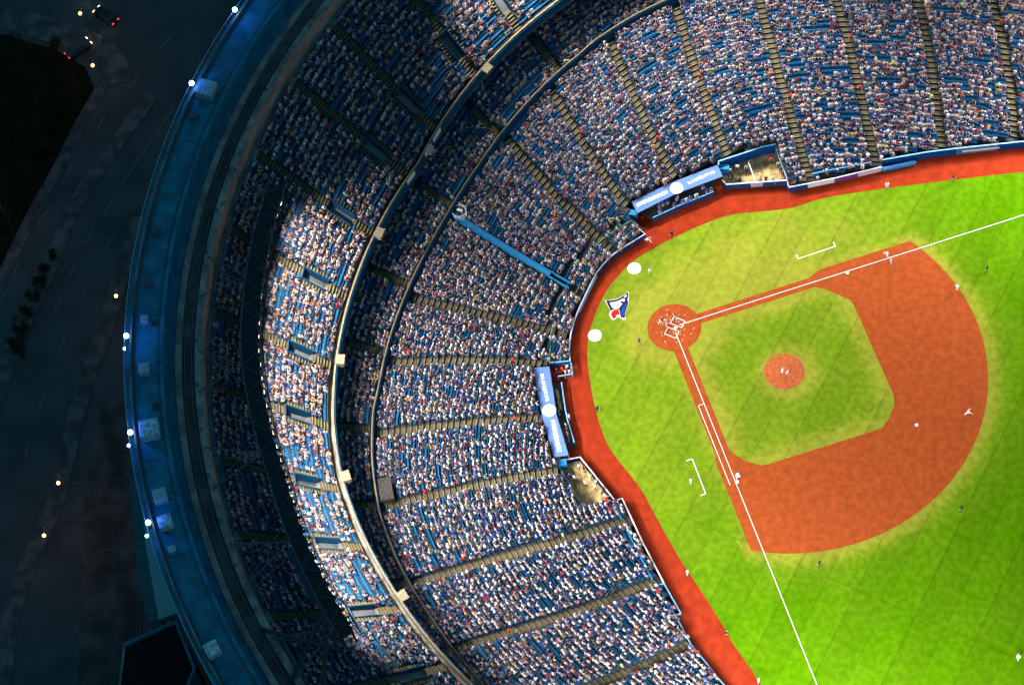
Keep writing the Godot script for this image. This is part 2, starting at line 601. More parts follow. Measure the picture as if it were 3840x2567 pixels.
# ---------------------------------------------------------------- the playing field
func turf_texture() -> ImageTexture:
	var size := 1024
	var fine := FastNoiseLite.new()
	fine.seed = 5
	fine.frequency = 0.09
	fine.fractal_octaves = 4
	var wide := FastNoiseLite.new()
	wide.seed = 8
	wide.frequency = 0.012
	wide.fractal_octaves = 4
	var fd := fine.get_image(size, size).get_data()
	var wd := wide.get_image(size, size).get_data()
	var axis := (E1 + E3).normalized()
	var out := PackedByteArray()
	out.resize(size * size * 3)
	for v in size:
		var z := v / 8.0 - 42.0
		for u in size:
			var x := u / 8.0 - 26.0
			var i := v * size + u
			var n := fd[i] / 255.0
			var w := wd[i] / 255.0
			var a := E1.x * x + E1.y * z
			var b := E3.x * x + E3.y * z
			# clay dust carried on to the turf: along the dirt edges, round the mound, round home and down the third-base side
			var am := a - 13.04
			var bm := b - 13.04
			var rad := sqrt(am * am + bm * bm)
			var e := 9.0
			if a > -3.0 and b > -3.0:
				e = absf(rad - 28.96) * 0.8
			if a > 0.0 and b > 0.0 and a < 26.2 and b < 26.2:
				e = minf(e, minf(minf(a - 0.4, b - 0.4), minf(26.2 - a, 26.2 - b)) * 0.62)
			else:
				if b > -2.0 and b < 39.0 and a < 0.5:
					e = minf(e, -a * 0.55)
				if a > -2.0 and a < 39.0 and b < 0.5:
					e = minf(e, -b * 0.75)
			e = minf(e, absf(sqrt(am * am + bm * bm + 0.01) - 2.6) * 0.75)
			var home := sqrt(a * a + b * b) - 3.9
			e = minf(e, absf(home) * 0.4)
			var wear := 0.75 * exp(-e * e * 0.5) * (0.7 + 0.6 * n)
			var out_far := clampf((rad - 27.0) / 9.0, 0.0, 1.0)
			if a < 0.0 or b < 0.0:
				out_far = clampf((maxf(a, b) - 24.0) / 24.0, 0.0, 1.0)
			wear += lerpf(0.48, 0.06, out_far)
			var sa := a + 7.0
			var sb := b - 16.0
			wear += 0.5 * exp(-(sa * sa / 60.0 + sb * sb / 420.0)) * (0.7 + 0.6 * w)
			wear = clampf(wear + (w - 0.5) * 0.2 + (n - 0.5) * 0.12, 0.0, 1.0)
			var s := axis.x * x + axis.y * z
			var t := -axis.y * x + axis.x * z
			var sm := absf(fposmod(s - 1.6, 4.42) - 0.1)
			var seam := 0.0
			if sm < 0.26:
				seam = (1.0 - sm / 0.26) * clampf(0.1 + 1.1 * wide.get_noise_2d(t * 2.0, floorf((s - 1.6) / 4.42) * 97.0), 0.5, 1.0)
			var tm := absf(fposmod(t - 27.1, 30.0) - 0.1)
			if tm < 0.2 and s > 16.0 and t > 0.0:
				seam = maxf(seam, (1.0 - tm / 0.2) * 0.5)
			var k := (0.9 + 0.2 * n) * (1.0 - 0.2 * seam) * (1.015 if int(floorf((s - 1.6) / 4.42)) % 2 == 0 else 0.975)
			out[i * 3] = int(clampf(lerpf(60.0, 113.0, wear) * k, 0, 255))
			out[i * 3 + 1] = int(clampf(lerpf(101.0, 119.0, wear) * k, 0, 255))
			out[i * 3 + 2] = int(clampf(lerpf(3.0, 38.0, wear) * k, 0, 255))
	var im := Image.create_from_data(size, size, false, Image.FORMAT_RGB8, out)
	return ImageTexture.create_from_image(im)


func line(st: SurfaceTool, a: Vector2, b: Vector2, w: float, y: float) -> void:
	var p := E1 * a.x + E3 * a.y
	var q := E1 * b.x + E3 * b.y
	strip(st, PackedVector2Array([p, q]), w, y, y)


func disc(c: Vector2, r: float, n := 48) -> PackedVector2Array:
	var out := PackedVector2Array()
	for i in n:
		out.append(c + Vector2(cos(TAU * i / n), sin(TAU * i / n)) * r)
	return out


func build_field() -> void:
	var turf := StandardMaterial3D.new()
	turf.albedo_texture = turf_texture()
	turf.roughness = 0.95
	turf.metallic_specular = 0.0
	M.turf = turf
	var st := mb()
	sheet(st, vec2s([[-26, -42], [102, -42], [102, 86], [-26, 86]]), 0.0)
	struct(st, "grass_field", turf, "green artificial turf of the ball field with worn patches", "field")
	# warning track: a closed band between the turf and the walls
	var edge := smooth2([[75, -13.6], [56.64, -15.66], [46.73, -16.46], [36.12, -17.13], [26.73, -17.45], [21.64, -16.75], [17.65, -16.95], [11.71, -17.4], [6.29, -16.3], [2.23, -15.04], [-0.9, -13.82], [-3.83, -12.48], [-5.9, -10.92], [-8.29, -8.6], [-10.35, -5.7], [-11.83, -2.89], [-12.84, -0.31], [-13.43, 2.6], [-13.65, 5.59], [-13.73, 8.02], [-13.7, 11.01], [-13.5, 13.9], [-13.0, 17.02], [-12.1, 19.6], [-9.6, 25.07], [-8.45, 29.03], [-6.97, 34.2], [-5.89, 37.7], [-3.95, 42.9], [-2.1, 48.3], [-1.2, 51.3], [0.54, 55.67], [1.6, 58.5], [8, 72]], 4)
	var poly := edge.duplicate()
	for p in [[-6, 78], [-26, 78], [-26, -42], [75, -42]]:
		poly.append(Vector2(p[0], p[1]))
	st = mb()
	sheet(st, poly, 0.016)
	struct(st, "warning_track", M.track, "brick-red clay warning track between the turf and the stands", "track")
	# infield clay with base paths, then the infield turf on it
	var d := [[-0.95, -1.2], [-0.95, 21.6], [-1.77, 23.6], [-1.77, 37.9]]
	for i in 61:
		var u := lerpf(asin(-14.81 / 28.96), PI / 2.0 - asin(-14.69 / 28.96), i / 60.0)
		d.append([13.04 + 28.96 * sin(u), 13.04 + 28.96 * cos(u)])
	d.append_array([[38.0, -1.65], [23.8, -1.65], [22.0, -1.3], [0.0, -1.3]])
	st = mb()
	sheet(st, field_poly(d), 0.016)
	struct(st, "infield_dirt", M.clay, "orange clay of the infield and its base paths", "infield")
	st = mb()
	sheet(st, field_poly([[0.85, 0.85], [0.82, 21.9], [1.7, 23.2], [3.2, 24.6], [4.7, 25.9], [5.6, 26.15], [21.8, 26.15], [23.3, 25.7], [25.0, 24.2], [26.1, 22.8], [26.2, 21.6], [26.1, 5.4], [25.9, 4.3], [24.6, 2.6], [23.2, 1.5], [21.9, 0.85]]), 0.03)
	struct(st, "infield_grass", turf, "square of turf inside the base paths", "field")
	st = mb()
	sheet(st, disc(Vector2(0.1, 0.1), 4.0, 64), 0.044)
	struct(st, "home_plate_dirt", M.clay, "round orange clay cutout at home plate", "infield")
	st = mb()
	var c := E1 * 12.71 + E3 * 12.71
	for i in 48:
		for k in 4:
			var r0: float = [3.05, 2.4, 1.6, 0.75][k]
			var r1: float = [2.4, 1.6, 0.75, 0.0][k]
			var h0: float = [0.02, 0.1, 0.19, 0.25][k]
			var h1: float = [0.1, 0.19, 0.25, 0.255][k]
			var u := Vector2.from_angle(TAU * i / 48.0)
			var v := Vector2.from_angle(TAU * (i + 1) / 48.0)
			var q := [c + u * r0, c + v * r0, c + v * r1, c + u * r1]
			quad(st, Vector3(q[0].x, h0, q[0].y), Vector3(q[1].x, h0, q[1].y), Vector3(q[2].x, h1, q[2].y), Vector3(q[3].x, h1, q[3].y))
	struct(st, "pitching_mound", M.mound, "raised round clay mound with the pitcher on it", "mound")
	# chalk
	st = mb()
	line(st, Vector2(-0.04, 0.95), Vector2(-0.04, 90.0), 0.12, 0.058)
	struct(st, "foul_line", M.paint, "white foul line running past third base", "line")
	st = mb()
	line(st, Vector2(0.95, -0.04), Vector2(90.0, -0.04), 0.12, 0.058)
	struct(st, "foul_line", M.paint, "white foul line running past first base", "line")
	st = mb()
	line(st, Vector2(13.7, -0.94), Vector2(27.4, -0.94), 0.11, 0.058)
	line(st, Vector2(13.7, -0.94), Vector2(13.7, -0.06), 0.11, 0.058)
	struct(st, "running_lane_line", M.paint, "white running lane line beside the first-base foul line", "line")
	st = mb()
	for l in [[[-8.4, 18.75], [-8.4, 19.6]]]:
		pass
	for l in [[[20.27, -8.55], [20.39, -7.74]], [[20.39, -7.74], [26.24, -8.72]], [[26.24, -8.72], [26.12, -9.55]]]:
		strip(st, vec2s(l), 0.15, 0.016, 0.016)
	struct(st, "coach_box_line", M.paint, "white coach box bracket on the turf near third base", "line")
	st = mb()
	for l in [[[-2.24, 22.12], [-1.4, 21.98]], [[-1.4, 21.98], [-0.55, 27.85]], [[-0.55, 27.85], [-1.37, 27.98]]]:
		strip(st, vec2s(l), 0.15, 0.016, 0.016)
	struct(st, "coach_box_line", M.paint, "white coach box bracket on the turf near first base", "line")
	# batter's and catcher's boxes in home's own axes: n towards the pitcher, w across to the third-base side
	st = mb()
	var n := (E1 + E3).normalized()
	var w := (E3 - E1).normalized()
	for s in [-1.0, 1.0]:
		var k := [[-0.72, 0.38], [1.1, 0.38], [1.1, 1.6], [-0.72, 1.6]]
		for i in 4:
			var p: Vector2 = n * k[i][0] + w * (k[i][1] * s)
			var q: Vector2 = n * k[(i + 1) % 4][0] + w * (k[(i + 1) % 4][1] * s)
			strip(st, PackedVector2Array([p, q]), 0.12, 0.062, 0.062)
	for l in [[[-2.3, 0.55], [-1.4, 0.6]], [[-2.35, 0.5], [-2.3, -0.45]]]:
		strip(st, PackedVector2Array([n * l[0][0] + w * l[0][1], n * l[1][0] + w * l[1][1]]), 0.13, 0.062, 0.062)
	struct(st, "batters_box_line", M.paint, "white batter's boxes chalked round home plate", "line")
	st = mb()
	var hp := PackedVector2Array()
	for k in [[0.0, 0.0], [0.3, 0.22], [0.52, 0.22], [0.52, -0.22], [0.3, -0.22]]:
		hp.append(n * k[0] + w * k[1])
	prism(st, hp, 0.05, 0.075)
	tag(put(st, "home_plate", M.white), "white five-sided home plate between the batter's boxes", "plate")
	for b in [[27.24, 0.19, "first"], [27.43, 27.43, "second"], [0.19, 27.24, "third"]]:
		st = mb()
		box(st, Transform3D(Basis(Vector3.UP, -0.1483), FP(b[0], b[1], 0.06)), Vector3(0.46, 0.1, 0.46), 0.03)
		tag(put(st, "base", M.white), ["white square base bag at first base touching the foul line", "white square base bag alone on the clay at second base", "white square base bag on the third-base foul line"][["first", "second", "third"].find(b[2])], "base", "bases of the diamond")
	st = mb()
	box(st, Transform3D(Basis(Vector3.UP, -atan2(n.y, n.x)), FP(13.04, 13.04, 0.27)), Vector3(0.16, 0.06, 0.62), 0.015)
	tag(put(st, "pitching_rubber", M.white), "white pitching rubber on top of the mound", "rubber")
	# on-deck circles, each a round mat with a printed mark
	var mats := ["white round on-deck mat nearer the third-base dugout", "white round on-deck mat with a faint mark, nearer the first-base dugout"]
	for i in 2:
		var o: Vector2 = [Vector2(-3.91, -11.17), Vector2(-11.68, -0.98)][i]
		var t := thing("on_deck_mat", mats[i], "mat", Vector3(o.x, 0.0, o.y), "on-deck mats")
		st = mb()
		prism(st, disc(Vector2.ZERO, 1.02, 40), 0.004, 0.03)
		put(st, "mat_disc", M.white, t)
		st = mb()
		sheet(st, disc(Vector2(0.0, -0.22), 0.32, 20), 0.036)
		put(st, "print_mark", mat(0.45, 0.46, 0.6) if i == 1 else mat(0.56, 0.55, 0.55), t)
		st = mb()
		sheet(st, disc(Vector2(0.05, 0.42), 0.1, 12), 0.036)
		put(st, "print_dot", mat(0.6, 0.35, 0.38), t)
	# the painted emblem: a bird's head over a maple leaf
	var em := thing("painted_emblem", "blue, white and red bird-head emblem painted on the turf behind home plate", "emblem")
	var layers := [
		["white_outline", M.paint, 0.010, [[-9.28, -6.67], [-8.4, -6.52], [-7.47, -6.5], [-6.9, -6.66], [-6.4, -6.9], [-5.95, -7.22], [-5.63, -7.5], [-5.46, -7.35], [-5.5, -7.0], [-5.62, -6.3], [-5.74, -5.53], [-6.15, -4.7], [-6.5, -4.0], [-6.66, -3.5], [-6.67, -2.78], [-7.09, -2.71], [-7.59, -3.3], [-8.02, -3.3], [-8.25, -3.02], [-8.6, -3.02], [-8.86, -3.3], [-8.95, -3.8], [-9.05, -4.1], [-8.85, -4.4], [-8.72, -4.7], [-8.95, -5.6]]],
		["navy_shape", M.navy, 0.014, [[-9.0, -6.5], [-8.4, -6.36], [-7.52, -6.33], [-6.9, -6.5], [-6.4, -6.74], [-5.95, -7.05], [-5.66, -7.3], [-5.63, -7.1], [-5.72, -6.5], [-5.9, -6.1], [-5.88, -5.5], [-6.28, -4.7], [-6.66, -3.9], [-6.85, -3.0], [-7.35, -3.3], [-7.3, -4.6], [-8.1, -4.75], [-8.62, -4.75], [-8.78, -5.5]]],
		["white_face", M.white, 0.018, [[-8.72, -6.2], [-7.7, -6.12], [-7.0, -6.28], [-6.45, -6.5], [-6.1, -6.3], [-6.2, -5.9], [-6.55, -5.5], [-6.95, -5.15], [-7.3, -4.75], [-7.5, -4.5], [-8.15, -4.7], [-8.45, -5.15]]],
		["beak_highlight", M.white, 0.018, [[-6.3, -6.6], [-5.86, -6.98], [-5.93, -6.62], [-6.12, -6.45]]],
		["blue_neck", M.royal, 0.020, [[-6.0, -5.7], [-6.42, -4.64], [-6.78, -3.71], [-6.95, -3.2], [-7.28, -3.4], [-7.2, -4.2], [-6.85, -4.85], [-6.4, -5.25]]],
		["eye", M.navy, 0.022, [[-6.78, -5.82], [-6.6, -5.84], [-6.56, -5.62], [-6.76, -5.56]]],
		["red_leaf", M.red, 0.024, [[-8.04, -4.73], [-7.78, -4.66], [-7.6, -4.86], [-7.42, -4.8], [-7.5, -4.5], [-7.4, -4.2], [-7.46, -3.95], [-7.42, -3.66], [-7.7, -3.78], [-7.98, -3.72], [-8.05, -3.4], [-8.35, -3.2], [-8.58, -3.32], [-8.66, -3.7], [-8.76, -4.1], [-8.6, -4.2], [-8.55, -4.55], [-8.3, -4.5]]]]
	for l in layers:
		st = mb()
		var shape := vec2s(l[3])
		if l[0] == "navy_shape":
			shape = Geometry2D.offset_polygon(shape, 0.05)[0]
		elif l[0] == "white_face":
			shape = Geometry2D.offset_polygon(shape, -0.11)[0]
		elif l[0] == "white_outline":
			shape = Geometry2D.offset_polygon(shape, -0.03)[0]
		elif l[0] == "eye":
			shape = disc(Vector2(-6.72, -5.76), 0.24, 12)
		sheet(st, shape, l[2])
		put(st, l[0], l[1], em)
	# kicked-up chalk and scuffed clay round the plate and the mound
	var fr := RandomNumberGenerator.new()
	fr.seed = 31
	for g in [[Vector2(0.1, -0.1), 1.5, 0.05, 90, "pale scuffs of chalk and clay round the batter's boxes"], [E1 * 12.6 + E3 * 12.8, 1.3, 0.27, 30, "pale scuffs of clay on top of the mound"]]:
		st = mb()
		for i in g[3]:
			var p: Vector2 = g[0] + Vector2(fr.randfn() * g[1], fr.randfn() * g[1])
			var blob := PackedVector2Array()
			var rr := fr.randf_range(0.03, 0.13)
			if g[0].distance_to(p) > 3.0 or (g[2] > 0.2 and g[0].distance_to(p) > 0.7):
				continue
			for k in 7:
				blob.append(p + Vector2.from_angle(TAU * k / 7.0) * rr * fr.randf_range(0.5, 1.3))
			sheet(st, blob, g[2] + 0.004 + i * 0.00004)
		tag(put(st, "clay_scuffs", M.flecks), g[4], "scuffs", "", "stuff")


# ---------------------------------------------------------------- stands
func in_sight(p: Vector3, margin := 9.0) -> bool:   # the site that is built: the part of the bowl behind the infield
	return p.z < 66.5 + 0.193 * (p.x - 35.5) + margin + p.y * 0.4 and p.z > -44.0 + 0.228 * (p.x - 63.0) - margin - p.y * 0.1 and p.x < 66.0 + margin


func near_aisle(phi: float, r: float, half: float) -> bool:
	for a in AISLES:
		if absf(phi - a[0] - a[1] * (r - 60.0)) * r * 0.017453 < half:
			return true
	return absf(phi - WALLED_AISLE[0] - WALLED_AISLE[1] * (r - 60.0)) * r * 0.017453 < half * 0.9


func vom_at(phi: float, r: float) -> float:   # metres beside the nearest upper-deck entry
	var best := 99.0
	for v in VOMS:
		best = minf(best, absf(phi - v) * r * 0.017453)
	return best


# the frame of a seat: at a point on a row, facing down the slope
func row_frame(phi: float, rad: Callable, j: float, back: float, h: float) -> Transform3D:
	var a := P(phi - 0.4, rad.call(phi - 0.4, j) + back, h)
	var b := P(phi + 0.4, rad.call(phi + 0.4, j) + back, h)
	var x := (b - a).normalized()
	var z := x.cross(Vector3.UP)
	var c := P(phi, rad.call(phi, j) + back, h)
	if z.dot(Vector3(CX, h, CZ) - c) < 0.0:
		z = -z
		x = -x
	return Transform3D(Basis(z.cross(Vector3.UP) * -1.0, Vector3.UP, z).orthonormalized(), c)


func step_mesh(width: float, depth: float, rise: float, body: Material, nose: Material, halves := true) -> ArrayMesh:
	var st := mb()
	if halves:
		box(st, at(Vector3(0, rise * 0.25, -depth * 0.25)), Vector3(width, rise * 0.5, depth * 0.5))
	box(st, at(Vector3(0, -0.01, 0.02 if halves else 0.06)), Vector3(width, 0.06, depth * 0.94 if halves else depth * 0.74), 0.0 if halves else 0.015)
	st.generate_normals()
	var m := st.commit()
	st = mb()
	if halves:
		box(st, at(Vector3(0, rise * 0.5 + 0.01, -0.04)), Vector3(width - 0.02, 0.024, 0.09))
	box(st, at(Vector3(0, 0.03, depth * 0.43)), Vector3(width - 0.02, 0.024, 0.09))
	st.generate_normals()
	m = st.commit(m)
	m.surface_set_material(0, body)
	m.surface_set_material(1, nose)
	return m


func build_lower_bowl() -> void:
	var bowl := thing("lower_stand", "lower bowl of terraced seating curving round the infield", "stand")
	var st := mb()
	var phis := []
	var f := -86.0
	while f <= 93.0:
		phis.append(f)
		f += 1.0
	for i in phis.size() - 1:
		var p0: float = phis[i]
		var p1: float = phis[i + 1]
		var mid := (p0 + p1) / 2.0
		var front := maxf(tab(T_FRONT, mid), 0.0)
		for j in 42:
			var r0 := low_r(mid, j)
			if r0 < front - 0.4:
				break
			var h := low_h(mid, r0)
			var a := P(p0, low_r(p0, j), low_h(p0, low_r(p0, j)))
			var b := P(p1, low_r(p1, j), low_h(p1, low_r(p1, j)))
			var c := P(p1, low_r(p1, j - 1.0), b.y)
			var d := P(p0, low_r(p0, j - 1.0), a.y)
			quad(st, a, b, c, d)
			var below := 0.0
			if low_r(mid, j + 1.0) >= front - 0.4:
				below = low_h(mid, low_r(mid, j + 1.0)) - 0.05
			quad(st, a, b, Vector3(b.x, below, b.z), Vector3(a.x, below, a.z))
	put(st, "terrace", M.terrace, bowl)
	# aisle stairs; the ones nearest to the tower step by step, the others joined
	var sm := step_mesh(1.0, 0.82, 0.24, M.step, M.nosing, false)
	for k in AISLES.size():
		var al: Array = AISLES[k]
		var single := k >= 6
		var stairs := Node3D.new()
		stairs.name = "aisle_stairs"
		bowl.add_child(stairs, true)
		var joined := SurfaceTool.new()
		var joined2 := SurfaceTool.new()
		var any := false
		for j in 42:
			var phi: float = al[0]
			for it in 3:
				phi = al[0] + al[1] * (low_r(phi, j) - 60.0)
			var r := low_r(phi, j)
			if r < tab(T_FRONT, phi) + 0.1:
				break
			var t := row_frame(phi, low_r, j, 0.41, low_h(phi, r) + 0.012)
			t.basis = t.basis * Basis.from_scale(Vector3(rng.randf_range(0.97, 1.03), rng.randf_range(0.9, 1.05), 1.0))
			if not in_sight(t.origin):
				continue
			if single:
				var o := inst(sm, "step", null, stairs)
				o.transform = t
			else:
				joined.append_from(sm, 0, t)
				joined2.append_from(sm, 1, t)
				any = true
		if any:
			tag(inst(joined.commit(), "steps", M.step, stairs), "", "", "", "stuff")
			tag(inst(joined2.commit(), "step_nosings", M.nosing, stairs), "", "", "", "stuff")
	# blue walled stair behind home plate
	st = mb()
	for side in [-0.42, 0.42]:
		var pts := []
		for j in range(0, 24):
			var r := low_r(-1.0, j)
			var phi: float = WALLED_AISLE[0] + WALLED_AISLE[1] * (r - 60.0) + side / r * 57.3
			pts.append(P(phi, r + 0.4, low_h(phi, r) + 0.9))
		for i in pts.size() - 1:
			var q: Vector3 = pts[i]
			var s: Vector3 = pts[i + 1]
			var x := (s - q).cross(Vector3.UP).normalized() * 0.05
			hexa(st, [q - x - Vector3(0, 0.95, 0), q + x - Vector3(0, 0.95, 0), s + x - Vector3(0, 0.95, 0), s - x - Vector3(0, 0.95, 0), q - x, q + x, s + x, s - x])
	var wl := thing("stair_wall", "bright blue covered stair running down through the seats behind home plate", "stair wall")
	put(st, "side_wall", M.sky_blue, wl)
	st = mb()
	for i in range(0, 19):
		var r := low_r(-1.0, i)
		var r2 := low_r(-1.0, i + 1)
		var pa: float = WALLED_AISLE[0] + WALLED_AISLE[1] * (r - 60.0)
		var pb: float = WALLED_AISLE[0] + WALLED_AISLE[1] * (r2 - 60.0)
		var d := 0.4 / r * 57.3
		var h := low_h(pa, r) + 0.82
		var h2 := low_h(pb, r2) + 0.82
		quad(st, P(pa - d, r + 0.4, h), P(pa + d, r + 0.4, h), P(pb + d, r2 + 0.4, h2), P(pb - d, r2 + 0.4, h2))
	put(st, "cover", M.sky_blue, wl)


func build_club_level() -> void:
	var club := thing("club_stand", "shaded club-level stand between the lower bowl and the upper deck", "stand")
	var st := mb()
	for j in 11:
		var o := 0.45 + j * 0.84
		var h := 9.9 + j * 0.4
		band(st, -80, 60, 2.0, ring_r, [[o, h], [o + 0.84, h], [o + 0.84, h - 0.3], [o, h - 0.6]])
	put(st, "terrace", M.terrace, club)
	st = mb()
	band(st, -80, 60, 2.0, ring_r, [[9.6, 9.0], [9.6, 19.5], [9.9, 19.5], [9.9, 9.0]])
	put(st, "back_wall", M.dark, club)
	st = mb()
	band(st, -80, 96, 1.0, ring_r, [[0.0, 10.65], [0.2, 10.65], [0.2, 9.5], [0.0, 9.5]])
	put(st, "parapet", M.club_rail, club)
	st = mb()
	band(st, -80, 96, 1.0, ring_r, [[-0.12, 10.45], [-0.01, 10.45], [-0.01, 8.6], [-0.12, 8.6]])
	put(st, "fascia", M.fascia, club)
	st = mb()
	band(st, -80, 60, 2.0, ring_r, [[-0.05, 9.4], [10.0, 9.4], [10.0, 9.1], [-0.05, 9.1]])
	put(st, "slab", M.concrete, club)
	var step := step_mesh(1.1, 0.84, 0.4, M.step, M.nosing)
	for phi in [22.0, 11.0, 0.0, -11.5, -20.5, -30.0, -39.0, -48.6, -57.8]:
		var stairs := Node3D.new()
		stairs.name = "aisle_stairs"
		club.add_child(stairs, true)
		for j in 6:
			var o := inst(step, "step", null, stairs)
			o.transform = row_frame(phi, func(p, q): return ring_r(p) + 0.45 + q * 0.84, j, 0.42, 9.9 + j * 0.4 + 0.012)
	# a bare concrete landing at the ring
	st = mb()
	var n := 4
	for i in n:
		var pa := -38.6 + 2.7 * i / n
		var pb := -38.6 + 2.7 * (i + 1) / n
		hexa(st, [P(pa, 73.9, 8.4), P(pa, 76.0, 8.4), P(pb, 76.0, 8.4), P(pb, 73.9, 8.4), P(pa, 73.9, 9.9), P(pa, 76.0, 9.9), P(pb, 76.0, 9.9), P(pb, 73.9, 9.9)])
	tag(put(st, "concrete_landing", M.landing), "bare grey concrete landing at the foot of the club level", "landing")


func build_upper_deck() -> void:
	var deck := thing("upper_stand", "steep upper deck of blue seats under the floodlight gantry", "stand")
	var phis := []
	var f := -78.0
	while f <= 42.0:
		phis.append(f)
		f += 1.0
	for v in VOMS:
		for s in [-0.56, 0.56]:
			phis.append(v + s)
	phis.sort()
	var st := mb()
	for i in phis.size() - 1:
		var p0: float = phis[i]
		var p1: float = phis[i + 1]
		if p1 - p0 < 0.001:
			continue
		var mid := (p0 + p1) / 2.0
		var hole := vom_at(mid, 84.5) < 0.83
		for j in 19:
			if hole and j >= 3 and j <= 6:
				continue
			var h := up_h(j)
			var a := P(p0, up_r(p0, j), h)
			var b := P(p1, up_r(p1, j), h)
			quad(st, a, b, P(p1, up_r(p1, j + 1), h), P(p0, up_r(p0, j + 1), h))
			quad(st, a, b, b - Vector3(0, 0.86, 0), a - Vector3(0, 0.86, 0))
	put(st, "terrace", M.terrace, deck)
	st = mb()
	band(st, -78, 42, 1.0, deck_r, [[0.02, 18.95], [0.28, 18.95], [0.28, 17.2], [0.02, 17.2]])
	put(st, "parapet", M.cream, deck)
	st = mb()
	band(st, -78, 42, 1.0, deck_r, [[-0.15, 18.7], [0.0, 18.7], [0.0, 16.9], [-0.15, 16.9]])
	put(st, "fascia", M.fascia, deck)
	st = mb()
	band(st, -78, 42, 2.0, deck_r, [[0.0, 17.1], [1.1, 17.1], [12.0, 27.0], [12.0, 24.8], [0.0, 16.5]])
	put(st, "slab", M.concrete, deck)
	st = mb()
	band(st, -78, 42, 2.0, func(_p): return 94.6, [[0.0, 33.4], [0.9, 33.4], [0.9, 33.0], [0.0, 33.0]])
	put(st, "back_walkway", M.concrete, deck)
	# stairs and entries
	var wide := step_mesh(1.2, 0.84, 0.82, M.step, M.nosing)
	var slim := step_mesh(0.68, 0.84, 0.82, M.step, M.nosing)
	for v in VOMS:
		if not in_sight(P(v, 84, 22), 4.0):
			continue
		var stairs := Node3D.new()
		stairs.name = "aisle_stairs"
		deck.add_child(stairs, true)
		for j in 19:
			if j >= 3 and j <= 6:
				for s in [-1.0, 1.0]:
					var o := inst(slim, "step", null, stairs)
					o.transform = row_frame(v + s * 1.26 / 84.5 * 57.3, up_r, j, 0.41, up_h(j) + 0.012)
			else:
				var o := inst(wide, "step", null, stairs)
				o.transform = row_frame(v, up_r, j, 0.41, up_h(j) + 0.012)
		var e := Node3D.new()
		e.name = "entry"
		deck.add_child(e, true)
		var ra := up_r(v, 3.0)
		var rb := up_r(v, 7.0)
		var d := 0.82 / 84.5 * 57.3
		st = mb()
		quad(st, P(v - d, ra - 0.1, up_h(2) + 0.02), P(v + d, ra - 0.1, up_h(2) + 0.02), P(v + d, rb + 2.0, up_h(2) + 0.02), P(v - d, rb + 2.0, up_h(2) + 0.02))
		put(st, "floor", M.concrete, e)
		for s in [-1.0, 1.0]:
			st = mb()
			var di: float = s * d
			var dn: float = s * (d + 0.09)
			hexa(st, [P(v + di, ra, up_h(2)), P(v + dn, ra, up_h(2)), P(v + dn, rb, up_h(2)), P(v + di, rb, up_h(2)), P(v + di, ra, up_h(3) + 0.45), P(v + dn, ra, up_h(3) + 0.45), P(v + dn, rb, up_h(6) + 0.95), P(v + di, rb, up_h(6) + 0.95)])
			put(st, "side_wall", M.fascia, e)
		st = mb()
		hexa(st, [P(v - d, rb, up_h(4.6)), P(v + d, rb, up_h(4.6)), P(v + d, rb + 0.12, up_h(4.6)), P(v - d, rb + 0.12, up_h(4.6)), P(v - d, rb, up_h(6) + 0.95), P(v + d, rb, up_h(6) + 0.95), P(v + d, rb + 0.12, up_h(6) + 0.95), P(v - d, rb + 0.12, up_h(6) + 0.95)])
		put(st, "lintel", M.fascia, e)
		st = mb()
		hexa(st, [P(v - d - 0.1, rb + 2.0, up_h(1)), P(v + d + 0.1, rb + 2.0, up_h(1)), P(v + d + 0.1, rb + 2.1, up_h(1)), P(v - d - 0.1, rb + 2.1, up_h(1)), P(v - d - 0.1, rb + 2.0, up_h(7)), P(v + d + 0.1, rb + 2.0, up_h(7)), P(v + d + 0.1, rb + 2.1, up_h(7)), P(v - d - 0.1, rb + 2.1, up_h(7))])
		put(st, "passage_end", M.concrete, e)
	# cream boxes hung over the front of the deck
	var spots := [[13.9, "topmost"], [-9.6, "second from the top"], [-25.1, "third from the top"], [-38.4, "fourth from the top"], [-53.0, "lowest in the picture"], [2.0, ""]]
	for s in spots:
		var phi: float = s[0]
		var small: bool = s[1] == ""
		var t := thing("deck_box", "small grey box on the deck front among the white banners" if small else "cream box hung on the upper deck front, %s" % s[1], "box", P(phi, deck_r(phi) - 0.5, 18.0), "" if small else "cream boxes on the deck front")
		t.transform = row_frame(phi, func(p, _j): return deck_r(p), 0.0, -0.45, 18.0)
		st = mb()
		box(st, at(Vector3(0, 0.55, 0)), Vector3(1.15, 0.9, 0.9) if small else Vector3(1.5, 0.9, 1.2), 0.06)
		put(st, "cabinet", M.grey if small else M.cream, t)
		st = mb()
		box(st, at(Vector3(0, 1.03, 0)), Vector3(1.2, 0.06, 0.95) if small else Vector3(1.56, 0.08, 1.26))
		put(st, "lid", M.grey if small else M.cream, t)
	for s in [[4.9, 3.2], [2.7, 1.2], [-1.2, -2.7]]:
		var t := mb()
		band(t, s[1], s[0], 0.5, deck_r, [[-0.24, 19.0], [-0.16, 19.0], [-0.16, 18.0], [-0.24, 18.0]])
		tag(put(t, "deck_banner", M.white), ["longest", "middle", "lowest"][[4.9, 2.7, -1.2].find(s[0])] + " white banner strip hung on the upper deck front", "banner", "white banners on the deck front")


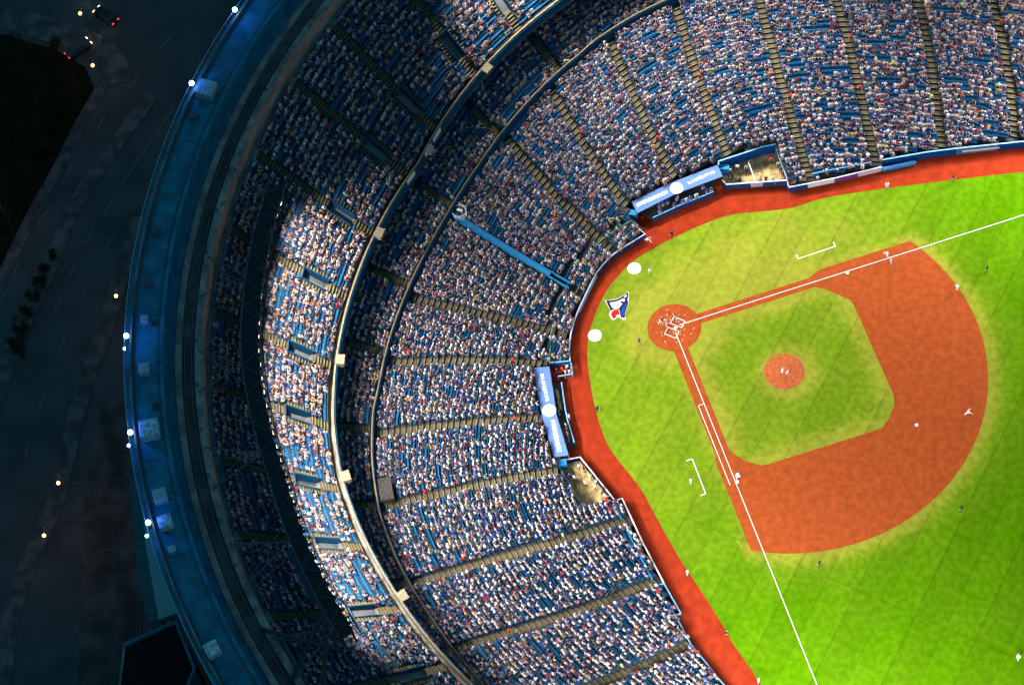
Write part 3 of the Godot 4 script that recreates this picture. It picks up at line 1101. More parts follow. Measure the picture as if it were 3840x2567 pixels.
# ---------------------------------------------------------------- seats and crowd
func seat_mesh() -> ArrayMesh:
	var st := mb()
	box(st, at(Vector3(0, 0.43, 0.02)), Vector3(0.46, 0.05, 0.42))
	var t := Transform3D(Basis(Vector3.RIGHT, -0.16), Vector3(0, 0.66, -0.22))
	box(st, t, Vector3(0.47, 0.46, 0.05))
	for s in [-1.0, 1.0]:
		box(st, at(Vector3(0.23 * s, 0.32, -0.08)), Vector3(0.03, 0.62, 0.26))
	st.generate_normals()
	return st.commit()


func crowd_looks() -> Array:
	var r := RandomNumberGenerator.new()
	r.seed = 77
	var out := []
	var w := [["white", 17], ["cream", 4], ["royal blue", 11], ["navy", 9], ["light blue", 6], ["grey", 4], ["red", 4], ["black", 6], ["pink", 6], ["yellow", 1], ["orange", 2], ["lavender", 4]]
	for e in w:
		for k in e[1]:
			var shirt: Color = SHIRT[e[0]]
			shirt = shirt * r.randf_range(0.7, 1.1)
			shirt = Color(shirt.r * r.randf_range(0.94, 1.06), shirt.g * r.randf_range(0.92, 1.0), shirt.b * r.randf_range(0.92, 1.08))
			var cap: Color = [Color(0.02, 0.05, 0.25), Color(0.03, 0.018, 0.01), Color(0.12, 0.06, 0.025), Color(0.5, 0.5, 0.52), Color(0.012, 0.01, 0.01), Color(0.35, 0.22, 0.09)][r.randi() % 6]
			var tr: Color = [Color(0.03, 0.05, 0.11), Color(0.05, 0.05, 0.055), Color(0.22, 0.17, 0.11), Color(0.5, 0.3, 0.21), Color(0.02, 0.02, 0.03), Color(0.12, 0.16, 0.25), Color(0.5, 0.3, 0.21)][r.randi() % 7]
			var sk: int = [0, 1, 2, 0, 1, 2, 0, 3][r.randi() % 8]
			out.append([e[0], look(shirt, cap, tr, shirt if r.randf() < 0.4 else SKIN[sk], sk), ["sit_a", "sit_b", "sit_c"][r.randi() % 3]])
	return out


var looks := []
var crowd := {}        # tier -> look -> transforms
var seats := {}        # tier -> transforms
var lone_seats := []
var box_people := []


func seat_row(tier: String, j: int, rad: Callable, h_of: Callable, p0: float, p1: float, empty: float, free: Callable) -> void:
	var phi := p0
	while phi < p1:
		var r: float = rad.call(phi, j)
		phi += 0.5 / r * 57.2958
		if not free.call(phi, r):
			continue
		var t := row_frame(phi, rad, j, 0.5, h_of.call(phi, r) + 0.01)
		if not in_sight(t.origin, 5.0):
			continue
		seats[tier].append(t)
		var n := crowd_noise.get_noise_3d(t.origin.x * 1.0, j * 9.0, t.origin.z * 1.0)
		var patch := crowd_noise.get_noise_2d(t.origin.x * 0.12 + 300.0, t.origin.z * 0.12)
		var e := empty + patch * 0.5 * empty
		if tier == "lower" and phi > 26.0:
			e += 0.06
		if n > 0.62 - e * 1.35 or rng.randf() < e * 0.5:
			continue
		var l: int = rng.randi() % looks.size()
		var q := t
		q.basis = q.basis * Basis(Vector3.UP, rng.randf_range(-0.35, 0.35)) * Basis.from_scale(Vector3.ONE * rng.randf_range(0.8, 1.02))
		q.origin += t.basis.z * rng.randf_range(-0.08, 0.14) + t.basis.x * rng.randf_range(-0.09, 0.09)
		if rng.randf() < 0.05:
			q.origin.y += rng.randf_range(0.1, 0.35)
		if tier == "lower" and box_people.size() < 300:
			var box_of := ""
			var front := tab(T_FRONT, phi)
			if phi > -64.0 and phi < -43.6 and r < front + 1.7:
				box_of = "field box along the first-base wall"
			elif phi > -13.4 and phi < 13.6 and r < front + 2.6:
				box_of = "low box rows right behind home plate"
			elif phi > 44.5 and phi < 61.0 and r < front + 1.3:
				box_of = "field box along the third-base wall"
			if box_of:
				box_people.append([l, q, box_of])
				continue
		if not crowd[tier].has(l):
			crowd[tier][l] = []
		crowd[tier][l].append(q)


func multi(mesh: Mesh, list: Array, tint: float) -> MultiMesh:
	var mm := MultiMesh.new()
	mm.transform_format = MultiMesh.TRANSFORM_3D
	mm.use_colors = tint > 0.0
	mm.mesh = mesh
	mm.instance_count = list.size()
	for i in list.size():
		mm.set_instance_transform(i, list[i])
		if tint > 0.0:
			var k := rng.randf_range(1.0 - tint, 1.0 + tint * 0.4)
			mm.set_instance_color(i, Color(k, k * rng.randf_range(0.95, 1.03), k * rng.randf_range(0.93, 1.06)))
	return mm


func build_crowd() -> void:
	crowd_noise.seed = 12
	crowd_noise.frequency = 0.21
	crowd_noise.fractal_octaves = 2
	looks = crowd_looks()
	for t in ["lower", "club", "upper"]:
		crowd[t] = {}
		seats[t] = []
	for j in 42:
		var e := 0.15
		seat_row("lower", j, low_r, low_h, -86.0, 92.0, e, func(p, r): return r > tab(T_FRONT, p) - 0.4 and not near_aisle(p, r, 0.82) and not (absf(p) < 13.8 and r > tab(T_FRONT, p) + 2.5 and r < tab(T_FRONT, p) + 3.3) and not (p > -39.2 and p < -35.6 and r > 73.2))
	for j in 10:
		seat_row("club", j, func(p, q): return ring_r(p) + 0.45 + q * 0.84, func(_p, _r): return 9.9 + j * 0.4, -78.0, 60.0, 0.24, func(p, _r): return [22.0, 11.0, 0.0, -11.5, -20.5, -30.0, -39.0, -48.6, -57.8].all(func(x): return absf(x - p) > 0.6))
	for j in 19:
		seat_row("upper", j, up_r, func(_p, _r): return up_h(j), -76.0, 40.0, 0.19 if j > 3 else 0.3, func(p, r): return vom_at(p, r) > (1.8 if j >= 3 and j <= 6 else 0.8))
	var named := {"lower": "the lower bowl", "club": "the shaded club level", "upper": "the steep upper deck"}
	var sm := seat_mesh()
	for t in ["lower", "club", "upper"]:
		var c := Node3D.new()
		c.name = numbered("crowd")
		add_child(c)
		tag(c, "dense crowd of seated spectators filling " + named[t], "crowd", "", "stuff")
		for l in crowd[t]:
			var o := MultiMeshInstance3D.new()
			o.name = "spectators"
			o.multimesh = multi(dressed(SK[looks[l][2]], looks[l][1]), crowd[t][l], 0.28)
			o.material_override = M.person
			c.add_child(o, true)
		var list: Array = seats[t]
		if t == "lower":   # the 300 seats nearest to the tower, one by one
			list.sort_custom(func(a, b): return a.origin.z - 0.19 * a.origin.x > b.origin.z - 0.19 * b.origin.x)
			var mine := []
			var rest := []
			for s in list:
				if mine.size() < 300 and in_sight(s.origin, -1.5):
					mine.append(s)
				else:
					rest.append(s)
			for s in mine:
				var o := inst(sm, "stadium_chair", M.seat)
				o.transform = s
				tag(o, "blue stadium seat in the lower-bowl rows along the bottom edge of the picture", "seat", "blue seats of the lower bowl nearest the tower")
			list = rest
		var so := MultiMeshInstance3D.new()
		so.name = numbered("stadium_chairs")
		so.multimesh = multi(sm, list, 0.0)
		so.material_override = M.seat
		add_child(so)
		tag(so, "rows of blue plastic seats in " + named[t], "seats", "", "stuff")
	for b in box_people:
		var l: Array = looks[b[0]]
		var o := person(l[2], l[1], b[1].origin, 0.0, "seated spectator in %s %s top in the %s" % ["an" if l[0] == "orange" else "a", l[0], b[2]], "spectators in the " + b[2])
		o.transform = b[1]


# ---------------------------------------------------------------- walls, dugouts, pits
func wall(called: String, label: String, pts: Array, h: float, cap: Material, pads: Array, base := 0.0) -> Node3D:
	var p := vec2s(pts)
	var t := thing(called, label, "wall")
	var k := 0
	for i in p.size() - 1:
		var len := p[i].distance_to(p[i + 1])
		var n := maxi(1, int(round(len / 2.0)))
		for j in n:
			var a := p[i].lerp(p[i + 1], (j + 0.012) / n)
			var b := p[i].lerp(p[i + 1], (j + 0.988) / n)
			var m: Material = pads[0]
			for q in range(1, pads.size()):
				if pads[q][0].distance_to((a + b) / 2.0) < pads[q][1]:
					m = pads[q][2]
			var d := b - a
			var st := mb()
			box(st, Transform3D(Basis(Vector3.UP, -atan2(d.y, d.x)), Vector3((a.x + b.x) / 2.0, base + h / 2.0, (a.y + b.y) / 2.0)), Vector3(d.length(), h, 0.2), 0.03)
			put(st, "pad", m, t)
			k += 1
	var st := mb()
	strip(st, p, 0.2, base + h + 0.07, base + h + 0.01)
	strip(st, p, 0.18, base + h + 0.012, base + h - 0.2)
	put(st, "top_rail", cap, t)
	return t


func rail(called: String, label: String, pts: Array, h: float, base: float, m: Material, r := 0.07, posts := 2.0) -> void:
	var t := thing(called, label, "railing")
	var st := mb()
	var top := []
	for p in pts:
		top.append(Vector3(p[0], base + h, p[1]))
	path_bar(st, top, r, 6)
	put(st, "top_bar", m, t)
	for i in pts.size() - 1:
		var n := maxi(1, int(top[i].distance_to(top[i + 1]) / posts))
		for j in n + 1:
			if j == n and i < pts.size() - 2:
				continue
			var q: Vector3 = top[i].lerp(top[i + 1], float(j) / n)
			st = mb()
			bar(st, q, q - Vector3(0, h - 0.02, 0), r * 0.7, 5)
			put(st, "post", m, t)


func lettering(text: String, parent: Node, where: Vector3, along: Vector3, up: Vector3, length: float, height: float) -> void:
	var f := SystemFont.new()
	f.font_names = PackedStringArray(["Droid Sans"])
	f.font_weight = 700
	var tm := TextMesh.new()
	tm.text = text
	tm.font = f
	tm.font_size = 64
	tm.pixel_size = 0.01
	tm.depth = 0.03
	var o := inst(tm, "lettering", M.white, parent)
	var bb := tm.get_aabb()
	var sx := length / bb.size.x
	var sy := height / bb.size.y
	var x := along.normalized()
	var y := up.normalized()
	o.transform = Transform3D(Basis(x * sx, y * sy, x.cross(y)), where)


func dugout(label: String, back: Array, front: Array, rails: Array, words: Array, logo: Vector2, along: Vector3, up: Vector3, people: Array) -> void:
	var t := thing("dugout", label, "dugout")
	var poly := vec2s(back)
	var fr := vec2s(front)
	fr.reverse()
	poly.append_array(fr)
	var st := mb()
	prism(st, poly, 1.95, 2.12)
	put(st, "roof", M.roof_blue, t)
	st = mb()
	strip(st, vec2s(back), 0.15, 1.94, 0.02)
	put(st, "back_wall", M.fascia, t)
	st = mb()
	var fl := vec2s(back)
	var rr := vec2s(rails)
	rr.reverse()
	fl.append_array(rr)
	sheet(st, fl, 0.03)
	put(st, "floor", M.dark, t)
	var b2 := vec2s(back)
	var f2 := vec2s(front)
	st = mb()
	var bench := PackedVector2Array()
	for i in b2.size():
		bench.append(b2[i].lerp(f2[i], 0.35))
	strip(st, bench, 0.5, 0.5, 0.4)
	put(st, "bench", M.sand, t)
	st = mb()
	strip(st, vec2s(rails), 0.12, 0.72, 0.04)
	put(st, "rail_pad", M.blue, t)
	st = mb()
	var tops := []
	for p in rails:
		tops.append(Vector3(p[0], 1.02, p[1]))
	path_bar(st, tops, 0.09, 6)
	put(st, "rail", M.rail_blue, t)
	for i in f2.size():
		st = mb()
		bar(st, Vector3(f2[i].x, 0.03, f2[i].y), Vector3(f2[i].x, 1.96, f2[i].y), 0.06, 6)
		put(st, "post", M.steel, t)
	for w in words:
		lettering(w[0], t, Vector3(w[1].x, 2.14, w[1].y), along, up, w[2], 0.64)
	st = mb()
	prism(st, disc(logo, 1.0, 32), 2.125, 2.14)
	put(st, "emblem_disc", M.white, t)
	st = mb()
	sheet(st, disc(logo + Vector2(0.08, -0.05), 0.26, 16), 2.146)
	put(st, "emblem_mark", mat(0.45, 0.42, 0.44), t)
	st = mb()
	sheet(st, disc(logo + Vector2(-0.04, 0.16), 0.1, 12), 2.15)
	put(st, "emblem_dot", mat(0.5, 0.25, 0.25), t)
	for p in people:
		person(p[0], p[1], Vector3(p[2], p[3], p[4]), p[5], p[6], p[7])


func uniform_white() -> Array:
	return look(Color(0.66, 0.66, 0.68), Color(0.015, 0.03, 0.16), Color(0.66, 0.66, 0.68), null, 1, Color(0.02, 0.04, 0.2), Color(0.16, 0.07, 0.03))


func build_walls() -> void:
	wall("field_wall", "long blue padded wall in front of the seats past third base", [[75, -17.9], [57.7, -20.0], [47.5, -20.9], [43.2, -21.2], [36.2, -21.25]], 1.6, M.rail_blue, [M.blue, [Vector2(51.0, -20.6), 3.6, M.roof_blue]])
	# a printed strip on the pale panel
	var st := mb()
	for i in 5:
		var x := 51.4 + i * 0.55
		box(st, Transform3D(Basis(Vector3.UP, -0.088), Vector3(x, 0.75, -20.52 + (x - 51.4) * 0.088 - 0.02)), Vector3(0.2 + 0.1 * (i % 2), 0.42, 0.02))
	var ad := thing("advert_panel", "white strip with red marks on the wall past third base", "panel")
	var st2 := mb()
	box(st2, Transform3D(Basis(Vector3.UP, -0.088), Vector3(51.2, 0.75, -20.47)), Vector3(5.6, 0.5, 0.03))
	put(st2, "board", M.white, ad)
	for c in [st]:
		var o := put(c, "red_marks", M.red, ad)
		o.position = Vector3(0, 0, 0.09)
	wall("field_wall", "white, purple and blue padded wall of the third-base field box", [[35.9, -20.35], [28.5, -19.85], [22.3, -19.72], [21.45, -19.75]], 1.1, M.cap, [M.blue, [Vector2(27.2, -19.8), 2.0, M.white], [Vector2(30.8, -20.0), 1.7, M.purple], [Vector2(34.2, -20.2), 1.8, mat(0.5, 0.42, 0.5)]])
	wall("field_wall", "short blue wall with a white strip before the third-base photographers' pit", [[21.45, -19.95], [21.45, -21.0], [12.35, -22.2], [11.9, -23.1]], 1.1, M.cap, [M.blue, [Vector2(16.8, -21.6), 1.7, mat(0.35, 0.35, 0.55)]])
	wall("pit_wall", "blue back wall of the third-base photographers' pit", [[20.95, -27.0], [19.2, -27.0], [11.85, -25.8], [11.75, -25.2]], 2.3, M.rail_blue, [M.blue])
	rail("pit_rail", "pale blue rail on the outer side of the third-base photographers' pit", [[20.95, -26.9], [21.5, -21.1]], 1.15, 0.02, M.rail_blue, 0.1)
	rail("pit_rail", "white rail dividing the third-base photographers' pit", [[16.4, -25.6], [16.75, -21.7]], 1.1, 0.02, M.white, 0.08)
	st = mb()
	sheet(st, vec2s([[20.9, -26.9], [19.2, -26.9], [11.9, -25.7], [12.4, -22.3], [21.4, -21.1]]), 0.034)
	struct(st, "pit_floor", M.sand, "sandy floor of the photographers' pit near third base", "floor")
	wall("backstop_wall", "curved navy padded backstop wall with a pale blue stretch behind home plate", [[-3.0, -18.45], [-1.3, -16.1], [-5.1, -14.4], [-6.75, -13.5], [-8.4, -12.2], [-9.7, -10.9], [-11.6, -8.0], [-13.35, -5.2], [-14.5, -3.0], [-15.2, -1.3], [-15.75, 0.8], [-16.05, 3.05]], 1.1, M.cap, [mat(0.012, 0.03, 0.13, 0.6), [Vector2(-11.6, -7.9), 3.3, mat(0.16, 0.34, 0.5, 0.6)]])
	wall("pit_wall", "short blue wall at the top of the first-base dugout", [[-18.9, 2.95], [-15.95, 3.25]], 1.3, M.rail_blue, [M.blue])
	rail("pit_rail", "pale blue rail round the small well above the first-base dugout", [[-15.95, 3.4], [-16.05, 5.3], [-18.2, 5.3]], 1.05, 0.02, M.rail_blue, 0.12, 1.0)
	wall("field_wall", "white-topped wall before the first-base photographers' pit", [[-19.8, 19.1], [-17.25, 19.05], [-13.6, 26.7]], 1.1, mat(0.44, 0.42, 0.46), [M.navy])
	rail("pit_rail", "thin pale blue rail between the seats and the first-base photographers' pit", [[-20.9, 18.9], [-19.6, 23.0], [-18.15, 27.2]], 1.5, 0.1, M.rail_blue, 0.06)
	st = mb()
	sheet(st, vec2s([[-20.9, 18.9], [-17.35, 19.2], [-13.8, 26.65], [-18.1, 27.25], [-19.55, 23.0]]), 0.034)
	struct(st, "pit_floor", M.sand, "sandy floor of the photographers' pit near first base", "floor")
	wall("field_wall", "white-topped wall of the field box along the first-base side", [[-13.5, 26.9], [-12.45, 26.75], [-10.75, 34.35], [-9.0, 40.85]], 1.1, mat(0.44, 0.42, 0.46), [M.navy])
	wall("field_wall", "blue-topped wall below the seats at the bottom edge of the picture", [[-10.1, 41.0], [-8.35, 46.0], [-7.05, 50.65], [-3.9, 57.1], [4.5, 72.0]], 1.1, M.rail_blue, [M.blue])
	# field tarps
	var tp := thing("rolled_tarp", "long blue rolled field tarp lying against the wall past third base", "tarp", Vector3(38.5, 0.0, -20.4))
	st = mb()
	bar(st, Vector3(-2.5, 0.42, 0.12), Vector3(2.6, 0.42, -0.1), 0.4, 14)
	put(st, "roll", M.tarp, tp)
	st = mb()
	bar(st, Vector3(-2.75, 0.42, 0.13), Vector3(2.85, 0.42, -0.11), 0.09, 8)
	put(st, "core", M.rail_blue, tp)
	var tw := thing("tarp_well", "blue framed well holding a dark red roll beside the first-base wall", "well")
	st = mb()
	sheet(st, vec2s([[-10.05, 41.1], [-8.95, 40.9], [-7.5, 45.85], [-8.3, 45.95]]), 0.04)
	put(st, "floor", M.fascia, tw)
	st = mb()
	path_bar(st, [Vector3(-10.1, 1.0, 41.0), Vector3(-8.97, 1.0, 40.9), Vector3(-7.5, 1.0, 45.85), Vector3(-8.26, 1.0, 45.95)], 0.1, 6)
	put(st, "frame", M.rail_blue, tw)
	st = mb()
	strip(st, vec2s([[-8.97, 40.95], [-7.5, 45.85]]), 0.1, 0.9, 0.04)
	put(st, "side_panel", M.blue, tw)
	for i in 2:
		st = mb()
		var a := Vector3(-8.85, 0.4, 41.7).lerp(Vector3(-7.8, 0.4, 45.5), 0.52 * i)
		bar(st, a, a + Vector3(0.5, 0, 1.75), 0.24, 10)
		put(st, "roll", mat(0.12, 0.02, 0.03), tw)
	# rails behind the front boxes
	rail("box_rail", "light blue rail behind the first-base field box, upper stretch", [[-13.62, 27.3], [-13.14, 30.1]], 0.75, 0.9, M.sky_blue, 0.09)
	rail("box_rail", "light blue rail behind the first-base field box, long stretch", [[-12.88, 31.29], [-10.51, 40.18]], 0.75, 0.9, M.sky_blue, 0.09)
	rail("box_rail", "light blue rail behind the third-base field box", [[25.3, -20.95], [34.4, -21.1]], 0.9, 0.9, M.rail_blue, 0.08)
	rail("net_rail", "dark green rail of the backstop net curving behind the front boxes", [[-3.1, -18.3], [-7.47, -16.24], [-9.1, -14.93], [-11.67, -12.65], [-13.15, -10.78], [-14.85, -8.43], [-15.97, -7.13], [-16.83, -4.73], [-18.15, -1.18], [-19.04, 3.17]], 0.75, 1.3, M.rail_green, 0.09, 1.4)
	rail("box_rail", "pale tan rail between the box rows behind home plate, upper arc", [[-2.6, -17.0], [-6.6, -15.0], [-8.0, -14.0]], 0.6, 1.0, M.cream, 0.06, 1.4)
	rail("box_rail", "pale tan rail between the box rows behind home plate, middle arc", [[-8.9, -13.3], [-10.6, -11.7], [-12.2, -9.6], [-13.3, -7.8]], 0.6, 1.0, M.cream, 0.06, 1.4)
	rail("box_rail", "pale tan rail between the box rows behind home plate, lower arc", [[-14.6, -5.6], [-15.8, -3.0], [-16.6, -0.6]], 0.6, 1.0, M.cream, 0.06, 1.4)
	rail("box_rail", "pale tan rail between the box rows beside the first-base dugout", [[-16.95, 0.3], [-17.4, 2.9]], 0.6, 1.0, M.cream, 0.08, 1.4)
	# dugouts with players inside
	var rp := RandomNumberGenerator.new()
	rp.seed = 4
	var in3 := []
	var tops := [Color(0.02, 0.07, 0.36), Color(0.64, 0.64, 0.66), Color(0.02, 0.06, 0.3), Color(0.02, 0.05, 0.22)]
	var said := ["player in a blue jacket inside the third-base dugout", "player in white inside the third-base dugout", "player in a blue jacket inside the third-base dugout", "player in a dark navy jacket inside the third-base dugout"]
	for i in 17:
		var s := rp.randf_range(0.06, 0.97)
		var p := Vector2(0.5, -19.0).lerp(Vector2(10.3, -21.6), s) + Vector2(-0.25, -0.97) * (0.35 if i % 3 else 1.3)
		var k := i % 4
		in3.append(["stand", look(tops[k], Color(0.015, 0.03, 0.16), Color(0.6, 0.6, 0.62), null, i % 4), p.x, 0.05, p.y, 0.25 + rp.randf_range(-0.4, 0.4), said[k], "players in the third-base dugout"])
	dugout("long third-base dugout with a pale blue lettered roof and a blue rail", [[-2.32, -21.57], [3.43, -23.49], [11.6, -25.34]], [[-1.88, -19.38], [4.55, -21.58], [11.97, -23.14]], [[0.38, -18.76], [4.59, -20.05], [10.21, -21.38]], [["#OURMOMENT", Vector2(0.75, -21.45), 5.3], ["BLUEJAYS", Vector2(8.75, -23.6), 4.5]], Vector2(4.75, -22.5), Vector3(-13.7, 0, 3.9), Vector3(3.9, 0, 13.7), in3)
	var in1 := []
	var tops1 := [Color(0.02, 0.025, 0.05), Color(0.2, 0.21, 0.23), Color(0.03, 0.03, 0.04)]
	var said1 := ["player in a black jacket inside the first-base dugout", "player in grey inside the first-base dugout", "player in a charcoal jacket inside the first-base dugout"]
	for i in 12:
		var s := rp.randf_range(0.4, 0.97)
		var p := Vector2(-18.05, 6.8).lerp(Vector2(-17.9, 16.4), s) + Vector2(-0.45 if i % 3 else -1.1, 0)
		in1.append(["stand", look(tops1[i % 3], Color(0.02, 0.02, 0.03), Color(0.25, 0.26, 0.28), null, i % 4), p.x, 0.05, p.y, PI / 2 + rp.randf_range(-0.4, 0.4), said1[i % 3], "players in the first-base dugout"])
	in1.append(["stand", uniform_white(), -17.7, 0.05, 12.1, 1.6, "player in white leaning at the rail of the first-base dugout", ""])
	dugout("long first-base dugout with a pale blue lettered roof and a thin rail", [[-21.55, 3.74], [-21.61, 7.74], [-21.49, 12.21], [-20.99, 18.83]], [[-19.2, 4.0], [-19.29, 7.86], [-19.46, 12.02], [-18.81, 18.92]], [[-17.85, 6.4], [-18.03, 10.59], [-18.02, 12.4], [-17.65, 16.52]], [["BLUEJAYS", Vector2(-20.45, 7.3), 4.6], ["#OURMOMENT", Vector2(-20.1, 15.5), 5.4]], Vector2(-20.4, 11.2), Vector3(0.02, 0, 1), Vector3(1, 0, -0.02), in1)
	# cream equipment bench in the first-base dugout
	for i in 2:
		st = mb()
		box(st, at(Vector3(-18.75, 0.45, 8.0 + i * 1.75), 0.03), Vector3(0.45, 0.5, 1.6), 0.04)
		tag(put(st, "dugout_bench", M.cream), "cream bench in the first-base dugout, %s one" % ["upper", "lower"][i], "bench", "cream dugout benches")
	# blue end cabinets of the dugouts
	for s in [[-20.0, 19.6, 0.02, "bright blue cabinet at the lower end of the first-base dugout"], [12.6, -25.1, -0.25, "bright blue cabinet between the third-base dugout and the pit"], [-2.6, -20.0, -0.3, "bright blue cabinet at the home-plate end of the third-base dugout"]]:
		st = mb()
		box(st, at(Vector3(s[0], 0.85, s[1]), s[2]), Vector3(1.5, 1.6, 1.0), 0.05)
		tag(put(st, "cabinet", M.sky_blue), s[3], "cabinet")
	# people in the photographers' pits
	var pit1 := [["white", -17.6, 20.4], ["black", -17.0, 20.9], ["white", -18.6, 22.0], ["grey", -16.2, 22.3], ["light blue", -15.6, 23.4], ["white", -15.9, 24.0], ["black", -14.9, 24.6], ["pink", -15.2, 25.1], ["white", -14.8, 25.8], ["royal blue", -14.3, 26.2], ["white", -17.2, 23.2], ["royal blue", -19.2, 21.6]]
	for p in pit1:
		person("stand", look(SHIRT[p[0]], Color(0.03, 0.02, 0.012), Color(0.04, 0.05, 0.09), null, 0), Vector3(p[1], 0.04, p[2]), 1.2 + sin(p[1] * 5.0) * 0.6, "person in a %s top standing in the first-base photographers' pit" % p[0], "people in the first-base photographers' pit")
	for p in [["red", -17.4, 4.2], ["white", -16.6, 4.0], ["white", -16.4, 4.8], ["black", -18.3, 4.3], ["pink", -17.0, 4.8]]:
		person("stand", look(SHIRT[p[0]], Color(0.03, 0.02, 0.012), Color(0.04, 0.05, 0.09), null, 0), Vector3(p[1], 0.04, p[2]), 1.4 + sin(p[1] * 5.0) * 0.6, "person in a %s top standing in the small well above the first-base dugout" % p[0], "people in the small well")
	var pit3 := [["white", 13.3, -24.6], ["white", 14.6, -25.0], ["black", 13.5, -23.6], ["grey", 15.9, -24.6], ["red", 19.9, -25.2], ["yellow", 20.8, -24.2], ["royal blue", 20.9, -23.3], ["grey", 17.6, -22.1], ["black", 18.4, -22.0], ["white", 19.5, -21.9], ["black", 13.2, -22.9]]
	for p in pit3:
		person("stand", look(SHIRT[p[0]], Color(0.03, 0.02, 0.012), Color(0.04, 0.05, 0.09), null, 2), Vector3(p[1], 0.04, p[2]), 0.2 + sin(p[1] * 5.0) * 0.6, "person in a %s top standing in the third-base photographers' pit" % p[0], "people in the third-base photographers' pit")
	for s in [[14.3, -23.3, M.bark, "dark brown equipment case in the third-base photographers' pit"], [13.7, -22.6, M.green_dark, "green equipment case in the third-base photographers' pit"]]:
		st = mb()
		box(st, at(Vector3(s[0], 0.36, s[1]), 0.4), Vector3(0.95, 0.62, 0.7), 0.05)
		tag(put(st, "equipment_case", s[2]), s[3], "case")


